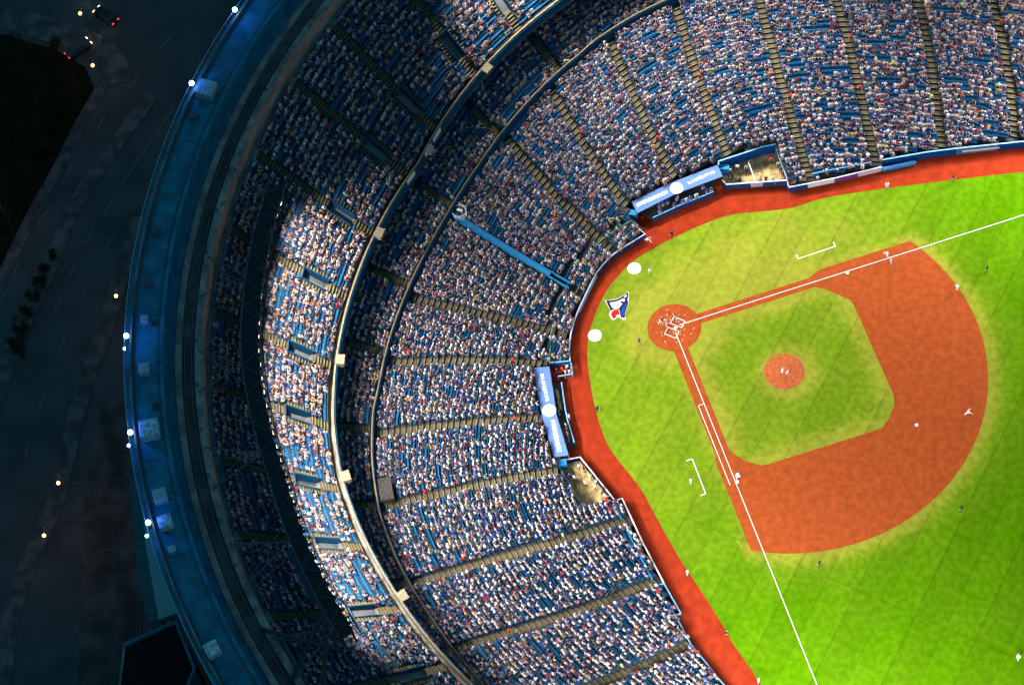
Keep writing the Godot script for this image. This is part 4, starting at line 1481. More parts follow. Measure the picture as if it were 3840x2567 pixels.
func build_players() -> void:
	var home := uniform_white()
	var ump := look(Color(0.012, 0.012, 0.015), Color(0.01, 0.01, 0.012), Color(0.09, 0.095, 0.1), null, 0, Color(0.01, 0.01, 0.01))
	var away := look(Color(0.03, 0.035, 0.06), Color(0.02, 0.02, 0.03), Color(0.24, 0.25, 0.27), null, 1)
	var staff := look(Color(0.02, 0.02, 0.025), Color(0.015, 0.015, 0.02), Color(0.03, 0.03, 0.035), null, 0)
	var all := [
		["stand", home, 14.1, 0.26, 11.0, -2.2, "pitcher in white standing on the mound"],
		["ready", home, 33.3, 0.02, -5.5, -1.1, "third baseman in white standing just outside the foul line"],
		["stand", look(Color(0.45, 0.4, 0.44), Color(0.3, 0.05, 0.06), Color(0.6, 0.5, 0.52), null, 1), 33.6, 0.02, -4.0, -1.6, "person in pale grey standing on the third-base line clay"],
		["ready", home, 42.1, 0.02, 2.2, -1.4, "shortstop in white crouching where the clay meets the outfield turf"],
		["stride", home, 38.8, 0.02, 22.9, -2.0, "second baseman in white lunging on the clay behind second base"],
		["ready", home, 4.5, 0.02, 26.3, -2.6, "first baseman in white crouching at first base"],
		["stand", home, -2.3, 0.02, 25.8, 1.4, "first-base coach in white standing in the coach box"],
		["squat", look(Color(0.3, 0.31, 0.34), Color(0.02, 0.02, 0.03), Color(0.34, 0.35, 0.38), Color(0.04, 0.04, 0.05), 1), -0.9, 0.05, -0.4, 0.9, "catcher in grey squatting behind home plate"],
		["ready", look(Color(0.02, 0.02, 0.025), Color(0.02, 0.02, 0.02), Color(0.3, 0.31, 0.33), null, 0), -1.55, 0.05, -1.15, 0.9, "plate umpire in black crouching behind the catcher"],
		["stand", away, -5.45, 0.02, 1.87, 0.9, "person in black walking on the turf left of the home plate circle"],
		["stand", ump, 47.05, 0.02, 0.24, -2.0, "umpire in black on the outfield turf behind the shortstop"],
		["stand", ump, 12.9, 0.02, 42.1, -2.4, "umpire in black on the turf below the infield arc"],
		["stand", ump, 34.15, 0.02, 37.7, -2.3, "umpire in black on the turf beyond second base"],
		["stand", away, 46.0, 0.03, -16.3, 0.2, "person in black and white at the track edge past third base"],
		["stand", staff, 2.66, 0.03, -15.4, 0.3, "attendant in black at the track edge below the third-base dugout"],
		["ready", staff, -13.5, 0.03, 11.5, 1.5, "attendant in black crouching at the turf edge by the first-base dugout"],
		["stand", staff, -1.9, 0.03, 49.85, 1.2, "attendant in black at the turf edge near the bottom"],
		["stand", home, 36.0, 0.03, -17.1, 0.1, "player in white standing at the track edge past third base"],
		["stride", home, -1.04, 0.03, -15.3, 0.6, "player in white walking on the track beside the backstop wall"],
		["stand", home, -1.72, 0.02, -9.75, 0.9, "batter in white waiting beside the upper on-deck mat"],
		["stand", home, -5.45, 0.03, 39.8, 1.2, "ball attendant in white on the turf edge past first base"],
		["stand", home, 1.1, 0.03, 57.6, 1.0, "person in white at the turf edge at the very bottom"],
		["ready", home, 36.6, 0.02, 60.9, -2.2, "outfielder in white alone on the turf in the bottom corner"],
		["stride", look(Color(0.2, 0.21, 0.23), Color(0.02, 0.02, 0.03), Color(0.28, 0.29, 0.31), null, 0), 0.55, 0.05, -1.15, -0.4, "batter in grey at the plate in the upper batter's box"]]
	for a in all:
		person(a[0], a[1], Vector3(a[2], a[3], a[4]), a[5], a[6], "players and officials on the field")
	# ushers and vendors standing out on the aisles of the stands
	var red := look(Color(0.55, 0.015, 0.012), Color(0.5, 0.015, 0.012), Color(0.02, 0.02, 0.025), null, 0)
	var neon := look(Color(0.38, 0.6, 0.08), Color(0.35, 0.55, 0.1), Color(0.04, 0.05, 0.06), null, 1)
	var low := [[18.6, 66.0, 0], [9.2, 56.5, 0], [26.6, 58.5, 0], [36.9, 63.5, 0], [48.0, 55.5, 0], [58.7, 63.0, 0], [59.2, 55.0, 0], [68.9, 59.5, 0], [78.9, 66.5, 0], [-17.2, 57.2, 0], [-19.8, 71.5, 0], [-26.9, 56.0, 0], [-38.0, 69.5, 0], [-47.6, 67.0, 0], [-58.6, 66.0, 0], [-59.2, 52.0, 0], [-72.6, 49.5, 0], [70.6, 53.5, 1], [80.6, 57.0, 1], [64.5, 58.5, 1], [73.5, 68.0, 1], [-47.9, 52.5, 1], [-70.6, 56.5, 1]]
	var sec := ["the aisle next to the walled blue stair", "the aisle above the backstop", "the aisle above the third-base dugout", "the aisle left of the third-base pit", "the aisle above the third-base field box", "the upper half of the aisle above the rolled tarp", "the lower half of the aisle above the rolled tarp", "the aisle left of the pale advert panel", "the topmost aisle steps near the right edge", "the aisle above the first-base dugout", "the top of the aisle level with the first-base dugout", "the aisle behind the middle of the first-base dugout", "the top of the aisle behind the first-base pit", "the aisle below the first-base pit", "the upper end of the aisle above the tarp well", "the lower end of the aisle above the tarp well", "the aisle nearest the bottom edge", "the aisle right of the rolled tarp", "the aisle nearest the right edge", "the seats above the rolled tarp", "the seats near the top edge", "the aisle below the first-base pit", "the aisle nearest the bottom edge"]
	for i in low.size():
		var u: Array = low[i]
		var t := row_frame(u[0], func(_p, _j): return u[1], 0.0, 0.0, low_h(u[0], u[1]) + 0.25)
		var o := person("stand", red if u[2] == 0 else neon, t.origin, 0.0, "%s on %s" % ["usher in a red jacket" if u[2] == 0 else "vendor in a neon green shirt", sec[i]], "ushers and vendors on the aisles")
		o.transform = Transform3D(t.basis * Basis(Vector3.UP, sin(i * 3.0)), t.origin)
	for u in [[3.0, 90.5, "high on the upper deck near the roof ring"], [-3.2, 88.5, "on the upper deck left of the white banners"], [-19.0, 81.0, "beside the deck entry level with home plate"], [-55.2, 80.0, "beside the lowest deck entries"]]:
		var j: float = (u[1] - up_r(u[0], 0.0)) / (up_r(u[0], 1.0) - up_r(u[0], 0.0))
		var t := row_frame(u[0], func(_p, _j): return u[1], 0.0, 0.0, up_h(floor(j)) + 0.25)
		var o := person("stand", red, t.origin, 0.0, "usher in a red jacket %s" % u[2], "ushers and vendors on the aisles")
		o.transform = t
	# television camera basket on the ring
	var cb := thing("camera_basket", "round white railed television camera basket at the foot of the club level", "camera stand", P(-0.2, 71.9, 8.7))
	var st := mb()
	for h in [0.05, 0.55, 1.05]:
		var pts := []
		for i in 25:
			pts.append(Vector3(cos(TAU * i / 24.0) * 1.05, h, sin(TAU * i / 24.0) * 1.05))
		path_bar(st, pts, 0.07 if h > 1.0 else 0.05, 6)
	put(st, "hoops", M.white, cb)
	for i in 8:
		st = mb()
		var q := Vector3(cos(TAU * i / 8.0) * 1.05, 0, sin(TAU * i / 8.0) * 1.05)
		bar(st, q, q + Vector3(0, 1.05, 0), 0.04, 5)
		put(st, "post", M.white, cb)
	st = mb()
	prism(st, disc(Vector2.ZERO, 1.0, 24), -0.1, 0.0)
	put(st, "platform", M.steel, cb)
	var cam := Node3D.new()
	cam.name = "camera"
	cb.add_child(cam)
	st = mb()
	box(st, at(Vector3(0.1, 1.15, 0), -0.5), Vector3(0.9, 0.35, 0.3), 0.04)
	put(st, "body", M.white, cam)
	st = mb()
	for i in 3:
		bar(st, Vector3(0.05, 1.0, 0), Vector3(cos(TAU * i / 3.0) * 0.5, 0.0, sin(TAU * i / 3.0) * 0.5), 0.035, 5)
	put(st, "tripod", M.black, cam)


# ---------------------------------------------------------------- floodlight gantries
func gantry_r(phi: float) -> float:
	return lerpf(88.8, 87.3, clampf((absf(phi) - 30.0) / 13.0, 0.0, 1.0))


func gantry(p0: float, p1: float, label: String, energy: float, spill: float, reach: float) -> void:
	var t := thing("floodlight_gantry", label, "gantry", Vector3.ZERO, "floodlight gantries on the roof ring")
	var st := mb()
	band(st, p0, p1, 1.0, gantry_r, [[-0.66, 36.5], [1.35, 36.5], [1.35, 36.4], [-0.66, 36.4]])
	put(st, "walkway", M.gantry, t)
	st = mb()
	band(st, p0, p1, 1.0, gantry_r, [[-1.45, 36.38], [-1.4, 36.38], [-1.4, 35.25], [-1.45, 35.25]])
	put(st, "added_visor", M.gantry, t)  # visor added to keep low beams off the club level and far deck
	st = mb()
	band(st, p0, p1, 1.0, gantry_r, [[-0.62, 36.3], [-0.56, 36.3], [-0.56, 33.2], [-0.62, 33.2]])
	put(st, "back_panel", M.gantry, t)  # unseen panel, depth set to keep light off the rows behind
	for c in [[-1.35, 37.4], [1.3, 37.4], [1.3, 34.4]]:
		st = mb()
		var n := int((p1 - p0) / 1.5)
		for i in n:
			var u := lerpf(p0, p1, float(i) / n)
			var v := lerpf(p0, p1, float(i + 1) / n)
			bar(st, P(u, gantry_r(u) + c[0], c[1]), P(v, gantry_r(v) + c[0], c[1]), 0.08, 6)
		put(st, "chord", M.steel, t)
	st = mb()
	var m := int((p1 - p0) / 1.4)
	for i in m:
		var a := lerpf(p0, p1, float(i) / m)
		var b := lerpf(p0, p1, float(i + 1) / m)
		bar(st, P(a, gantry_r(a) + 1.3, 34.4), P(b, gantry_r(b) + 1.3, 37.4), 0.045, 5)
		bar(st, P(b, gantry_r(b) + 1.3, 34.4), P(b, gantry_r(b) + 1.3, 37.4), 0.045, 5)
		bar(st, P(a, gantry_r(a) - 1.35, 36.4), P(a, gantry_r(a) - 1.35, 37.4), 0.04, 5)
		bar(st, P(a, gantry_r(a) - 1.42, 36.4), P(b, gantry_r(b) - 0.6, 36.44), 0.07, 5)
		bar(st, P(b, gantry_r(b) - 1.42, 36.4), P(b, gantry_r(b) - 0.6, 36.44), 0.07, 5)
		bar(st, P(a, gantry_r(a) + (1.3 if i % 2 else -1.35), 37.4), P(b, gantry_r(b) + (-1.35 if i % 2 else 1.3), 37.4), 0.035, 5)
	put(st, "lattice", M.steel, t)
	var k := int((p1 - p0) / 9.0)
	for i in k + 1:
		var phi := lerpf(p0 + 1.0, p1 - 1.0, float(i) / k)
		var r := gantry_r(phi)
		st = mb()
		for d in [-1.9, 1.9]:
			bar(st, P(phi + d, 95.9, 36.95), P(phi, r + 1.3, 37.4), 0.1, 6)
			bar(st, P(phi + d, 95.9, 36.95), P(phi - d * 0.9, r + 1.3, 37.2), 0.06, 6)
			bar(st, P(phi + d, 95.7, 34.6), P(phi, r + 1.3, 34.4), 0.08, 6)
			bar(st, P(phi + d * 0.5, 92.2, 37.2), P(phi + d * 0.5, 92.2, 34.5), 0.06, 6)
		put(st, "support_truss", M.steel, t)
	var hm := mb()
	box(hm, at(Vector3(0, 0, 0.12)), Vector3(0.7, 0.5, 0.26), 0.05)
	for s in [-1.0, 1.0]:
		box(hm, at(Vector3(0.45 * s, 0, -0.2)), Vector3(0.03, 0.7, 0.7))  # side plates added to each housing to narrow its beam sideways
	hm.generate_normals()
	var housing := hm.commit()
	var lm := mb()
	box(lm, at(Vector3(0, 0, -0.03)), Vector3(0.58, 0.4, 0.03))
	lm.generate_normals()
	var lens := lm.commit()
	var nl := 32
	for i in nl:
		var phi := lerpf(p0 + 0.8, p1 - 0.8, (i + 0.5) / nl)
		var from := P(phi, gantry_r(phi) - 0.78, 35.55)
		var to := P(phi * 0.9 + (p0 + p1) * 0.05, reach, 0.0)
		var wide := i % 4 == 3
		if wide:
			to = P(phi, 65.0, 6.0)
		var f := Node3D.new()
		f.name = "floodlight"
		t.add_child(f, true)
		f.transform = Transform3D(Basis.looking_at(to - from, Vector3.UP), from)
		inst(housing, "housing", M.gantry, f)
		inst(lens, "lens", M.flood, f)
		if i % 4 == 1 or wide:
			var l := SpotLight3D.new()
			l.name = "flood_beam"
			l.light_energy = spill if wide else energy
			l.light_color = Color(1.0, 0.965, 0.92)
			l.light_size = 0.2
			l.spot_range = 300.0
			l.spot_attenuation = 2.0
			l.spot_angle = 53.0 if wide else 34.0
			l.spot_angle_attenuation = 1.0 if wide else 0.9
			l.shadow_enabled = true
			f.add_child(l, true)
			l.position = Vector3(0, 0.02, -0.3)


# ---------------------------------------------------------------- the roof ring and what stands outside it
func build_ring() -> void:
	var t := thing("stadium_shell", "curved concrete roof ring of the stadium with bogie tracks", "building")
	var c := func(_p): return 0.0
	var parts := [
		["inner_kerb", M.grey, [[95.4, 36.9], [96.35, 36.9], [96.35, 31.6], [95.4, 31.6]]],
		["track_bed", M.plaza, [[96.35, 36.5], [98.1, 36.5], [98.1, 35.8], [96.35, 35.8]]],
		["outer_kerb", M.grey, [[98.1, 37.1], [98.95, 37.1], [98.95, 35.8], [98.1, 35.8]]],
		["gutter", M.ledge, [[98.95, 36.7], [100.0, 36.7], [100.0, 36.2], [98.95, 36.2]]],
		["lip", M.ledge, [[100.0, 39.9], [100.5, 39.9], [100.5, 36.2], [100.0, 36.2]]],
		["ledge", M.ledge, [[100.5, 39.7], [104.2, 39.7], [104.2, 39.2], [100.5, 39.2]]],
		["parapet", M.concrete, [[104.2, 40.5], [104.45, 40.5], [104.45, 39.2], [104.2, 39.2]]],
		["outer_walkway", M.ledge, [[104.45, 39.6], [105.2, 39.6], [105.2, 39.2], [104.45, 39.2]]],
		["facade", M.concrete, [[100.6, 39.1], [104.9, 39.1], [104.9, -0.5], [100.6, -0.5]]],
		["inner_wall", M.concrete, [[96.0, 35.7], [96.3, 35.7], [96.3, 20.0], [96.0, 20.0]]]]
	for p in parts:
		var st := mb()
		band(st, -85, 50, 1.0, c, p[2])
		put(st, p[0], p[1], t)
	for r in [96.75, 97.7]:
		var st := mb()
		band(st, -85, 50, 1.0, c, [[r, 36.66], [r + 0.14, 36.66], [r + 0.14, 36.5], [r, 36.5]])
		put(st, "rail", M.steel, t)
	var st := mb()
	var n := 140
	for i in n:
		var a := -85.0 + 135.0 * i / n
		var b := -85.0 + 135.0 * (i + 1) / n
		bar(st, P(a, 105.1, 40.7), P(b, 105.1, 40.7), 0.05, 5)
		bar(st, P(a, 105.1, 39.6), P(a, 105.1, 40.7), 0.035, 5)
	put(st, "guard_rail", M.metal, t)
	st = mb()
	for i in 34:
		var a := -84.0 + 4.0 * i
		hexa(st, [P(a, 100.5, 39.7), P(a, 104.2, 39.7), P(a + 0.035, 104.2, 39.7), P(a + 0.035, 100.5, 39.7), P(a, 100.5, 39.73), P(a, 104.2, 39.73), P(a + 0.035, 104.2, 39.73), P(a + 0.035, 100.5, 39.73)])
	put(st, "joint_caps", M.pavement, t)
	for r in [100.75, 103.9]:
		st = mb()
		for i in 60:
			var u := -72.0 + 1.5 * i
			bar(st, P(u, r, 39.86), P(u + 1.5, r, 39.86), 0.06, 5)
		put(st, "conduit", M.steel, t)
	for i in 22:
		var phi := -64.0 + i * 3.3 + sin(i * 2.3) * 0.8
		st = mb()
		var q := P(phi, 101.4 + 0.7 * sin(i * 1.7), 39.7)
		bar(st, q, q + Vector3(0, 0.35, 0), 0.12, 7)
		bar(st, q + Vector3(0, 0.35, 0), q + Vector3(0, 0.45, 0), 0.22, 8, 0.12)
		put(st, "vent", M.concrete, t)
	# clamps and boxes beside the bogie track
	for i in 17:
		var phi := -62.0 + i * 4.1
		st = mb()
		box(st, row_frame(phi, func(_p, _j): return 96.1, 0.0, 0.0, 36.98), Vector3(0.5, 0.2, 0.35), 0.04)
		put(st, "clamp", M.steel, t)
	# rooftop units
	var units := [[-7.3, 102.6, 2.5, 1.5, M.metal, "large louvred metal unit on the ledge beside the second blue lamp"], [-9.7, 102.9, 1.2, 0.6, M.steel, "low bracket-like unit below the large louvred unit"], [-20.5, 102.7, 1.0, 0.9, M.steel, "small dark unit high on the ledge"], [-25.0, 102.6, 1.0, 0.9, M.steel, "small grey unit on the ledge below the small dark one"], [-28.2, 102.6, 1.05, 0.9, M.metal, "small pale unit just above the third blue lamp"], [-32.5, 102.5, 1.45, 1.1, M.metal, "mid-sized striped unit below the third blue lamp"], [-37.7, 102.3, 2.5, 1.6, M.white_roof, "large bright two-part unit beside the fourth blue lamp"], [-43.2, 102.5, 1.8, 1.2, M.metal, "grey unit with a round fan above the lowest blue lamp"], [-45.4, 102.7, 1.75, 1.3, M.white_roof, "bright square unit beside the lowest blue lamp"], [-47.6, 102.9, 1.0, 0.9, M.metal, "small plain unit below the lowest blue lamp"], [-56.1, 103.2, 1.8, 1.4, M.white_roof, "white square unit alone near the lower end of the ledge"]]
	for u in units:
		var o := thing("rooftop_unit", u[5], "roof unit", Vector3.ZERO, "units on the roof ledge")
		o.transform = row_frame(u[0], func(_p, _j): return u[1], 0.0, 0.0, 39.7)
		var w: float = u[2]
		st = mb()
		box(st, at(Vector3(0, u[3] / 2.0, 0)), Vector3(w, u[3], w), 0.06)
		put(st, "cabinet", u[4], o)
		st = mb()
		prism(st, disc(Vector2(w * 0.2, w * 0.18), w * 0.2, 16), u[3], u[3] + 0.1)
		put(st, "fan", u[4], o)
		for k in 3:
			st = mb()
			box(st, at(Vector3(-w * 0.26 + k * 0.02, u[3] + 0.03, -w * 0.3 + k * w * 0.28)), Vector3(w * 0.36, 0.06, w * 0.1))
			put(st, "louvre", u[4], o)
		if w > 2.0:
			st = mb()
			box(st, at(Vector3(0.02, u[3] + 0.05, 0)), Vector3(0.1, 0.12, w * 0.96))
			put(st, "seam", u[4], o)
	# dark hatches
	for h in [[-28.4, 101.2, "upper"], [-35.6, 101.3, "lower"]]:
		st = mb()
		box(st, row_frame(h[0], func(_p, _j): return h[1], 0.0, 0.0, 39.8), Vector3(0.9, 0.2, 0.9), 0.05)
		tag(put(st, "roof_hatch", M.dark), "dark square hatch on the ledge, the %s of two" % h[2], "hatch", "hatches on the ledge")
	# blue-white lamps on the outer edge: an upper and a lower one on each bracket
	var names := ["at the top edge", "beside the large louvred unit", "level with home plate", "beside the large bright unit", "above the teal canopy"]
	var at_phi := [0.1, -7.3, -29.8, -37.8, -45.2]
	for i in 5:
		var o := thing("facade_lamp", "blue-white double lamp on the stadium's outer edge " + names[i], "lamp", Vector3.ZERO, "blue-white lamps on the outer edge")
		o.transform = row_frame(at_phi[i], func(_p, _j): return 104.75, 0.0, 0.0, 39.6)
		st = mb()
		bar(st, Vector3(0, 0, 0), Vector3(0, 1.3, 0), 0.06, 6)
		bar(st, Vector3(0, 0.1, 0), Vector3(0, 0.1, -0.9), 0.05, 6)
		bar(st, Vector3(0, 0.1, -0.9), Vector3(0, -1.7, -0.9), 0.05, 6)
		put(st, "bracket", M.steel, o)
		for b in [[Vector3(0, 1.6, 0), 0.36, 8.0], [Vector3(0, -1.75, -0.9), 0.24, 4.0]]:
			var sp := SphereMesh.new()
			sp.radius = b[1]
			sp.height = b[1] * 2.0
			sp.radial_segments = 16
			sp.rings = 8
			var g := inst(sp, "lamp_globe", M.led, o)
			g.position = b[0]
			var l := OmniLight3D.new()
			l.name = "lamp_light"
			l.light_color = Color(0.12, 0.4, 1.0)
			l.light_energy = b[2]
			l.light_size = 0.1
			l.omni_range = 80.0
			l.omni_attenuation = 2.0
			l.shadow_enabled = true
			o.add_child(l, true)
			l.position = b[0] + Vector3(0, b[1] + 0.12, 0.1)
	# steel frame at the lower end of the ring
	var fr := thing("steel_frame", "dark steel A-frame rising from the roof ring at the bottom edge", "frame")
	for s in [[-55.5, 96.5, -62.0, 90.0], [-60.5, 97.0, -58.5, 89.0], [-64.0, 95.5, -58.5, 89.0]]:
		st = mb()
		bar(st, P(s[0], s[1], 36.9), P(s[2], s[3], 42.8), 0.3, 6)
		put(st, "strut", M.dark, fr)


func build_outside() -> void:
	var st := mb()
	quad(st, Vector3(-2000, -0.06, -2000), Vector3(2000, -0.06, -2000), Vector3(2000, -0.06, 2000), Vector3(-2000, -0.06, 2000))
	struct(st, "ground", M.asphalt, "dark asphalt ground round the stadium", "ground")
	var strips := [
		["pavement", M.pavement, 2.6, [[-77, -36], [-79.6, -30.0], [-82.4, -22.0], [-85.4, -14.0], [-88.4, -7.2], [-91.6, 3.5], [-94.0, 11.0], [-97.6, 18.0], [-101.5, 28], [-104, 42]], "pavement curving along the stadium side of the road"],
		["median", M.pavement, 2.5, [[-73.4, -58.6], [-80.0, -50.0], [-87.0, -40.6], [-90.4, -33.0], [-95.0, -23.6], [-98.8, -16.0], [-103, -4]], "raised strip between the two carriageways"],
		["side_road", M.pavement, 4.4, [[-104, -81.6], [-96.5, -79.6], [-88.0, -74.6], [-82.0, -70.6], [-79.0, -66.0], [-78.6, -62.0]], "paler side road curving round the wooded corner"],
		["verge", M.pavement, 2.0, [[-80.5, -62.5], [-84.8, -56.0], [-88.8, -48.5], [-93.0, -41.5], [-97.5, -33.0], [-102, -24]], "verge between the trees and the road"],
		["pavement", M.plaza, 9.0, [[-80.5, -5.0], [-84.5, 8.0], [-86.5, 24.0], [-88.5, 44.0], [-90, 60]], "broad dark plaza beside the stadium wall"]]
	var k := 0
	for s in strips:
		st = mb()
		strip(st, smooth2(s[3], 4), s[2], 0.06 + 0.004 * k, -0.06)
		struct(st, s[0], s[1], s[4], s[0].replace("_", " "))
		k += 1
	st = mb()
	sheet(st, vec2s([[-104, -78], [-97, -76.2], [-88, -71], [-83.5, -66.5], [-82.3, -62], [-85.8, -55.8], [-89.8, -48.3], [-94, -41.2], [-99, -32], [-104, -24]]), -0.03)
	struct(st, "lawn", M.lawn, "dark wooded lawn in the top corner", "lawn")
	for l in [[[-91.4, 8.0], [-83.3, 8.7]], [[-98.0, 13.8], [-83.4, 14.2]], [[-90.5, 20.0], [-82.5, 19.2]], [[-90.0, 24.5], [-82.5, 23.9]]]:
		st = mb()
		strip(st, vec2s(l), 0.18, 0.09, 0.09)
		struct(st, "paving_line", M.pavement, "thin pale paving line across the plaza", "line").set_meta("group", "paving lines of the plaza")
	var dashes := [[[-75.1, -62.9], [-77.2, -60.6]], [[-81.2, -56.1], [-82.7, -53.8]], [[-68.7, -69.8], [-71.2, -67.5]], [[-69.9, -55.7], [-79.5, -42.9]], [[-86.6, -48.5], [-88.2, -45.9]], [[-91.5, -40.4], [-93.3, -38.0]], [[-81.2, -40.4], [-82.9, -37.6]], [[-84.7, -35.4], [-86.2, -32.9]], [[-96.4, -32.5], [-97.6, -29.7]], [[-87.7, -30.0], [-89.1, -27.5]], [[-81.6, -33.6], [-83.0, -31.3]], [[-86.3, -25.7], [-87.6, -23.1]], [[-90.4, -24.6], [-91.7, -22.0]], [[-99.2, -27.0], [-99.8, -25.3]], [[-90.4, -17.1], [-91.5, -14.4]], [[-94.1, -8.3], [-95.0, -5.8]], [[-97.2, -0.1], [-97.8, 2.2]]]
	for d in dashes:
		st = mb()
		strip(st, vec2s(d), 0.17, -0.05, -0.05)
		struct(st, "lane_marking", mat(0.15, 0.15, 0.145), "worn white lane dash on the dark road", "lane marking").set_meta("group", "lane dashes of the road")
	# hedge on the median
	var hb := [[-91.2, -32.0, 0.9], [-92.4, -29.6, 1.1], [-93.4, -27.2, 1.2], [-94.6, -24.8, 1.3], [-95.6, -22.4, 1.4], [-96.8, -20.0, 1.6], [-97.6, -17.6, 1.7], [-97.4, -15.6, 1.3]]
	var order := ["top", "second", "third", "fourth", "fifth", "sixth", "seventh", "lowest"]
	for i in hb.size():
		var o := thing("shrub", "dark shrub on the road median, %s in the row" % order[i], "shrub", Vector3(hb[i][0], 0.06, hb[i][1]), "shrubs on the median")
		inst(leaf_ball(hb[i][2], hb[i][2] * 0.7, 260, 40 + i), "foliage", M.leaf, o).position.y = hb[i][2] * 0.6
		st = mb()
		bar(st, Vector3.ZERO, Vector3(0, hb[i][2] * 0.6, 0), 0.08, 5)
		put(st, "stem", M.bark, o)
	# trees in the corner
	var crowns := []
	for i in 3:
		crowns.append(leaf_ball(2.7, 2.2, 900, 60 + i))
	var spots := [[-88.1, -68.4], [-93.5, -68.8], [-85.9, -62.7], [-91.5, -62.8], [-85.4, -58.2], [-95.0, -59.9], [-89.3, -57.2], [-93.3, -53.8], [-90.6, -51.7], [-95.6, -50.0], [-93.0, -46.0], [-97.4, -43.3], [-98.0, -39.2], [-98.5, -54.5], [-99.0, -65.0], [-97.8, -72.0]]
	var tl := ["beside the parked car at the wood's upper edge", "at the wood's top left", "at the corner of the wood by the road bend", "in the upper middle of the wood", "nearest the street lamp at the road bend", "at the wood's left, upper half", "behind the verge in the middle of the wood", "at the wood's left middle", "beside the verge, halfway down the wood", "at the wood's left, lower half", "near the lower end of the wood, by the verge", "at the lower left of the wood", "lowest of the wood", "far left of the wood, middle", "far left of the wood, upper", "topmost at the left edge"]
	for i in spots.size():
		var o := thing("tree", "dark leafy tree %s" % tl[i], "tree", Vector3(spots[i][0], -0.05, spots[i][1]), "trees of the dark wood")
		var s := 0.8 + 0.35 * fposmod(i * 0.618, 1.0)
		o.rotation.y = i * 1.7
		o.scale = Vector3.ONE * s
		st = mb()
		bar(st, Vector3.ZERO, Vector3(0.1, 3.2, 0), 0.2, 7, 0.13)
		for k2 in 4:
			bar(st, Vector3(0.1, 2.4 + 0.2 * k2, 0), Vector3(cos(k2 * 1.6) * 1.4, 4.2, sin(k2 * 1.6) * 1.4), 0.09, 5, 0.04)
		put(st, "trunk", M.bark, o)
		inst(crowns[i % 3], "crown", M.leaf if i % 4 else M.leaf2, o).position.y = 4.6
	# street lamps
	var lamps := [[-81.9, -70.0, "beside the side road at the top"], [-80.7, -59.5, "at the road bend by the wood"], [-97.2, -36.6, "at the left edge of the picture"], [-80.5, -16.9, "on the pavement level with the deck entries"], [-91.3, 12.4, "lower down on the pavement, the upper of two"], [-93.9, 20.3, "lower down on the pavement, the lower of two"]]
	for l in lamps:
		var o := thing("street_lamp", "orange street lamp " + l[2], "street lamp", Vector3(l[0], 0.0, l[1]), "orange street lamps")
		st = mb()
		bar(st, Vector3(0.0, -0.05, -1.6), Vector3(0, 9.1, -1.6), 0.09, 7, 0.06)
		bar(st, Vector3(0, 9.1, -1.6), Vector3(0, 9.25, 0), 0.05, 6)
		put(st, "pole", M.steel, o)
		st = mb()
		box(st, at(Vector3(0, 9.3, 0)), Vector3(0.3, 0.08, 0.6), 0.02)
		put(st, "lamp_head", M.steel, o).position = Vector3(0, -0.02, -0.45)
		var sp := SphereMesh.new()
		sp.radius = 0.245
		sp.height = 0.49
		sp.radial_segments = 14
		sp.rings = 7
		inst(sp, "lamp_globe", M.sodium, o).position = Vector3(0, 9.2, 0)
		var g := OmniLight3D.new()
		g.name = "lamp_light"
		g.light_color = Color(1.0, 0.55, 0.22)
		g.light_energy = 4.0
		g.light_size = 0.2
		g.omni_range = 80.0
		g.omni_attenuation = 2.0
		g.shadow_enabled = true
		o.add_child(g, true)
		g.position = Vector3(0, 9.2, 0)
	car(Vector3(-84.2, 0.1, -69.8), 0.55, M.car_white, "white car with lit red tail lamps on the side road", true)
	car(Vector3(-79.2, 0.0, -75.4), 2.3, M.car_dark, "dark car with bright headlamps coming down the road at the top", true)
	# low building and canopies beside the shell
	var b := thing("annex_building", "dark flat-roofed annex building against the stadium at the bottom edge", "building")
	st = mb()
	prism(st, vec2s([[-80.6, 48.6], [-73.4, 46.6], [-71.6, 53.6], [-73.6, 57.5], [-79.2, 66], [-84, 66]]), -0.1, 29.0)
	put(st, "walls", M.concrete, b)
	st = mb()
	prism(st, vec2s([[-80.3, 48.9], [-73.6, 46.95], [-71.9, 53.6], [-73.9, 57.3], [-79.2, 65.7], [-83.7, 65.7]]), 29.005, 29.1)
	put(st, "roof", M.black, b)
	st = mb()
	path_bar(st, [Vector3(-80.6, 29.3, 48.6), Vector3(-73.4, 29.3, 46.6), Vector3(-71.6, 29.3, 53.6), Vector3(-73.6, 29.3, 57.5)], 0.22, 6)
	put(st, "roof_edge", M.ledge, b)
	var cn := thing("canopy", "pale teal curved canopy roof beside the lowest blue lamp", "canopy")
	st = mb()
	prism(st, vec2s([[-77.0, 26.5], [-77.1, 32.7], [-76.3, 43.9], [-73.6, 43.3], [-75.3, 35.9], [-76.1, 31.8]]), 24.6, 25.0)
	put(st, "roof_sheet", M.canopy, cn)
	st = mb()
	for i in 4:
		bar(st, Vector3(-76.6, 0, 29.0 + i * 4.4), Vector3(-76.6, 24.7, 29.0 + i * 4.4), 0.2, 6)
	put(st, "columns", M.steel, cn)
	var gl := thing("glass_roof", "dark ribbed glass roof strip along the foot of the stadium wall", "roof")
	st = mb()
	prism(st, vec2s([[-80.1, 16.3], [-80.2, 20.2], [-80.2, 33.8], [-79.4, 39.1], [-77.6, 38.9], [-78.4, 27.6], [-78.5, 21.2], [-78.7, 17.2]]), 14.6, 14.8)
	put(st, "pane", M.glass, gl)
	for i in 17:
		st = mb()
		bar(st, Vector3(-80.15, 14.9, 17.0 + i * 1.3), Vector3(-78.2, 14.9, 17.3 + i * 1.3), 0.07, 5)
		put(st, "rib", M.ledge, gl)


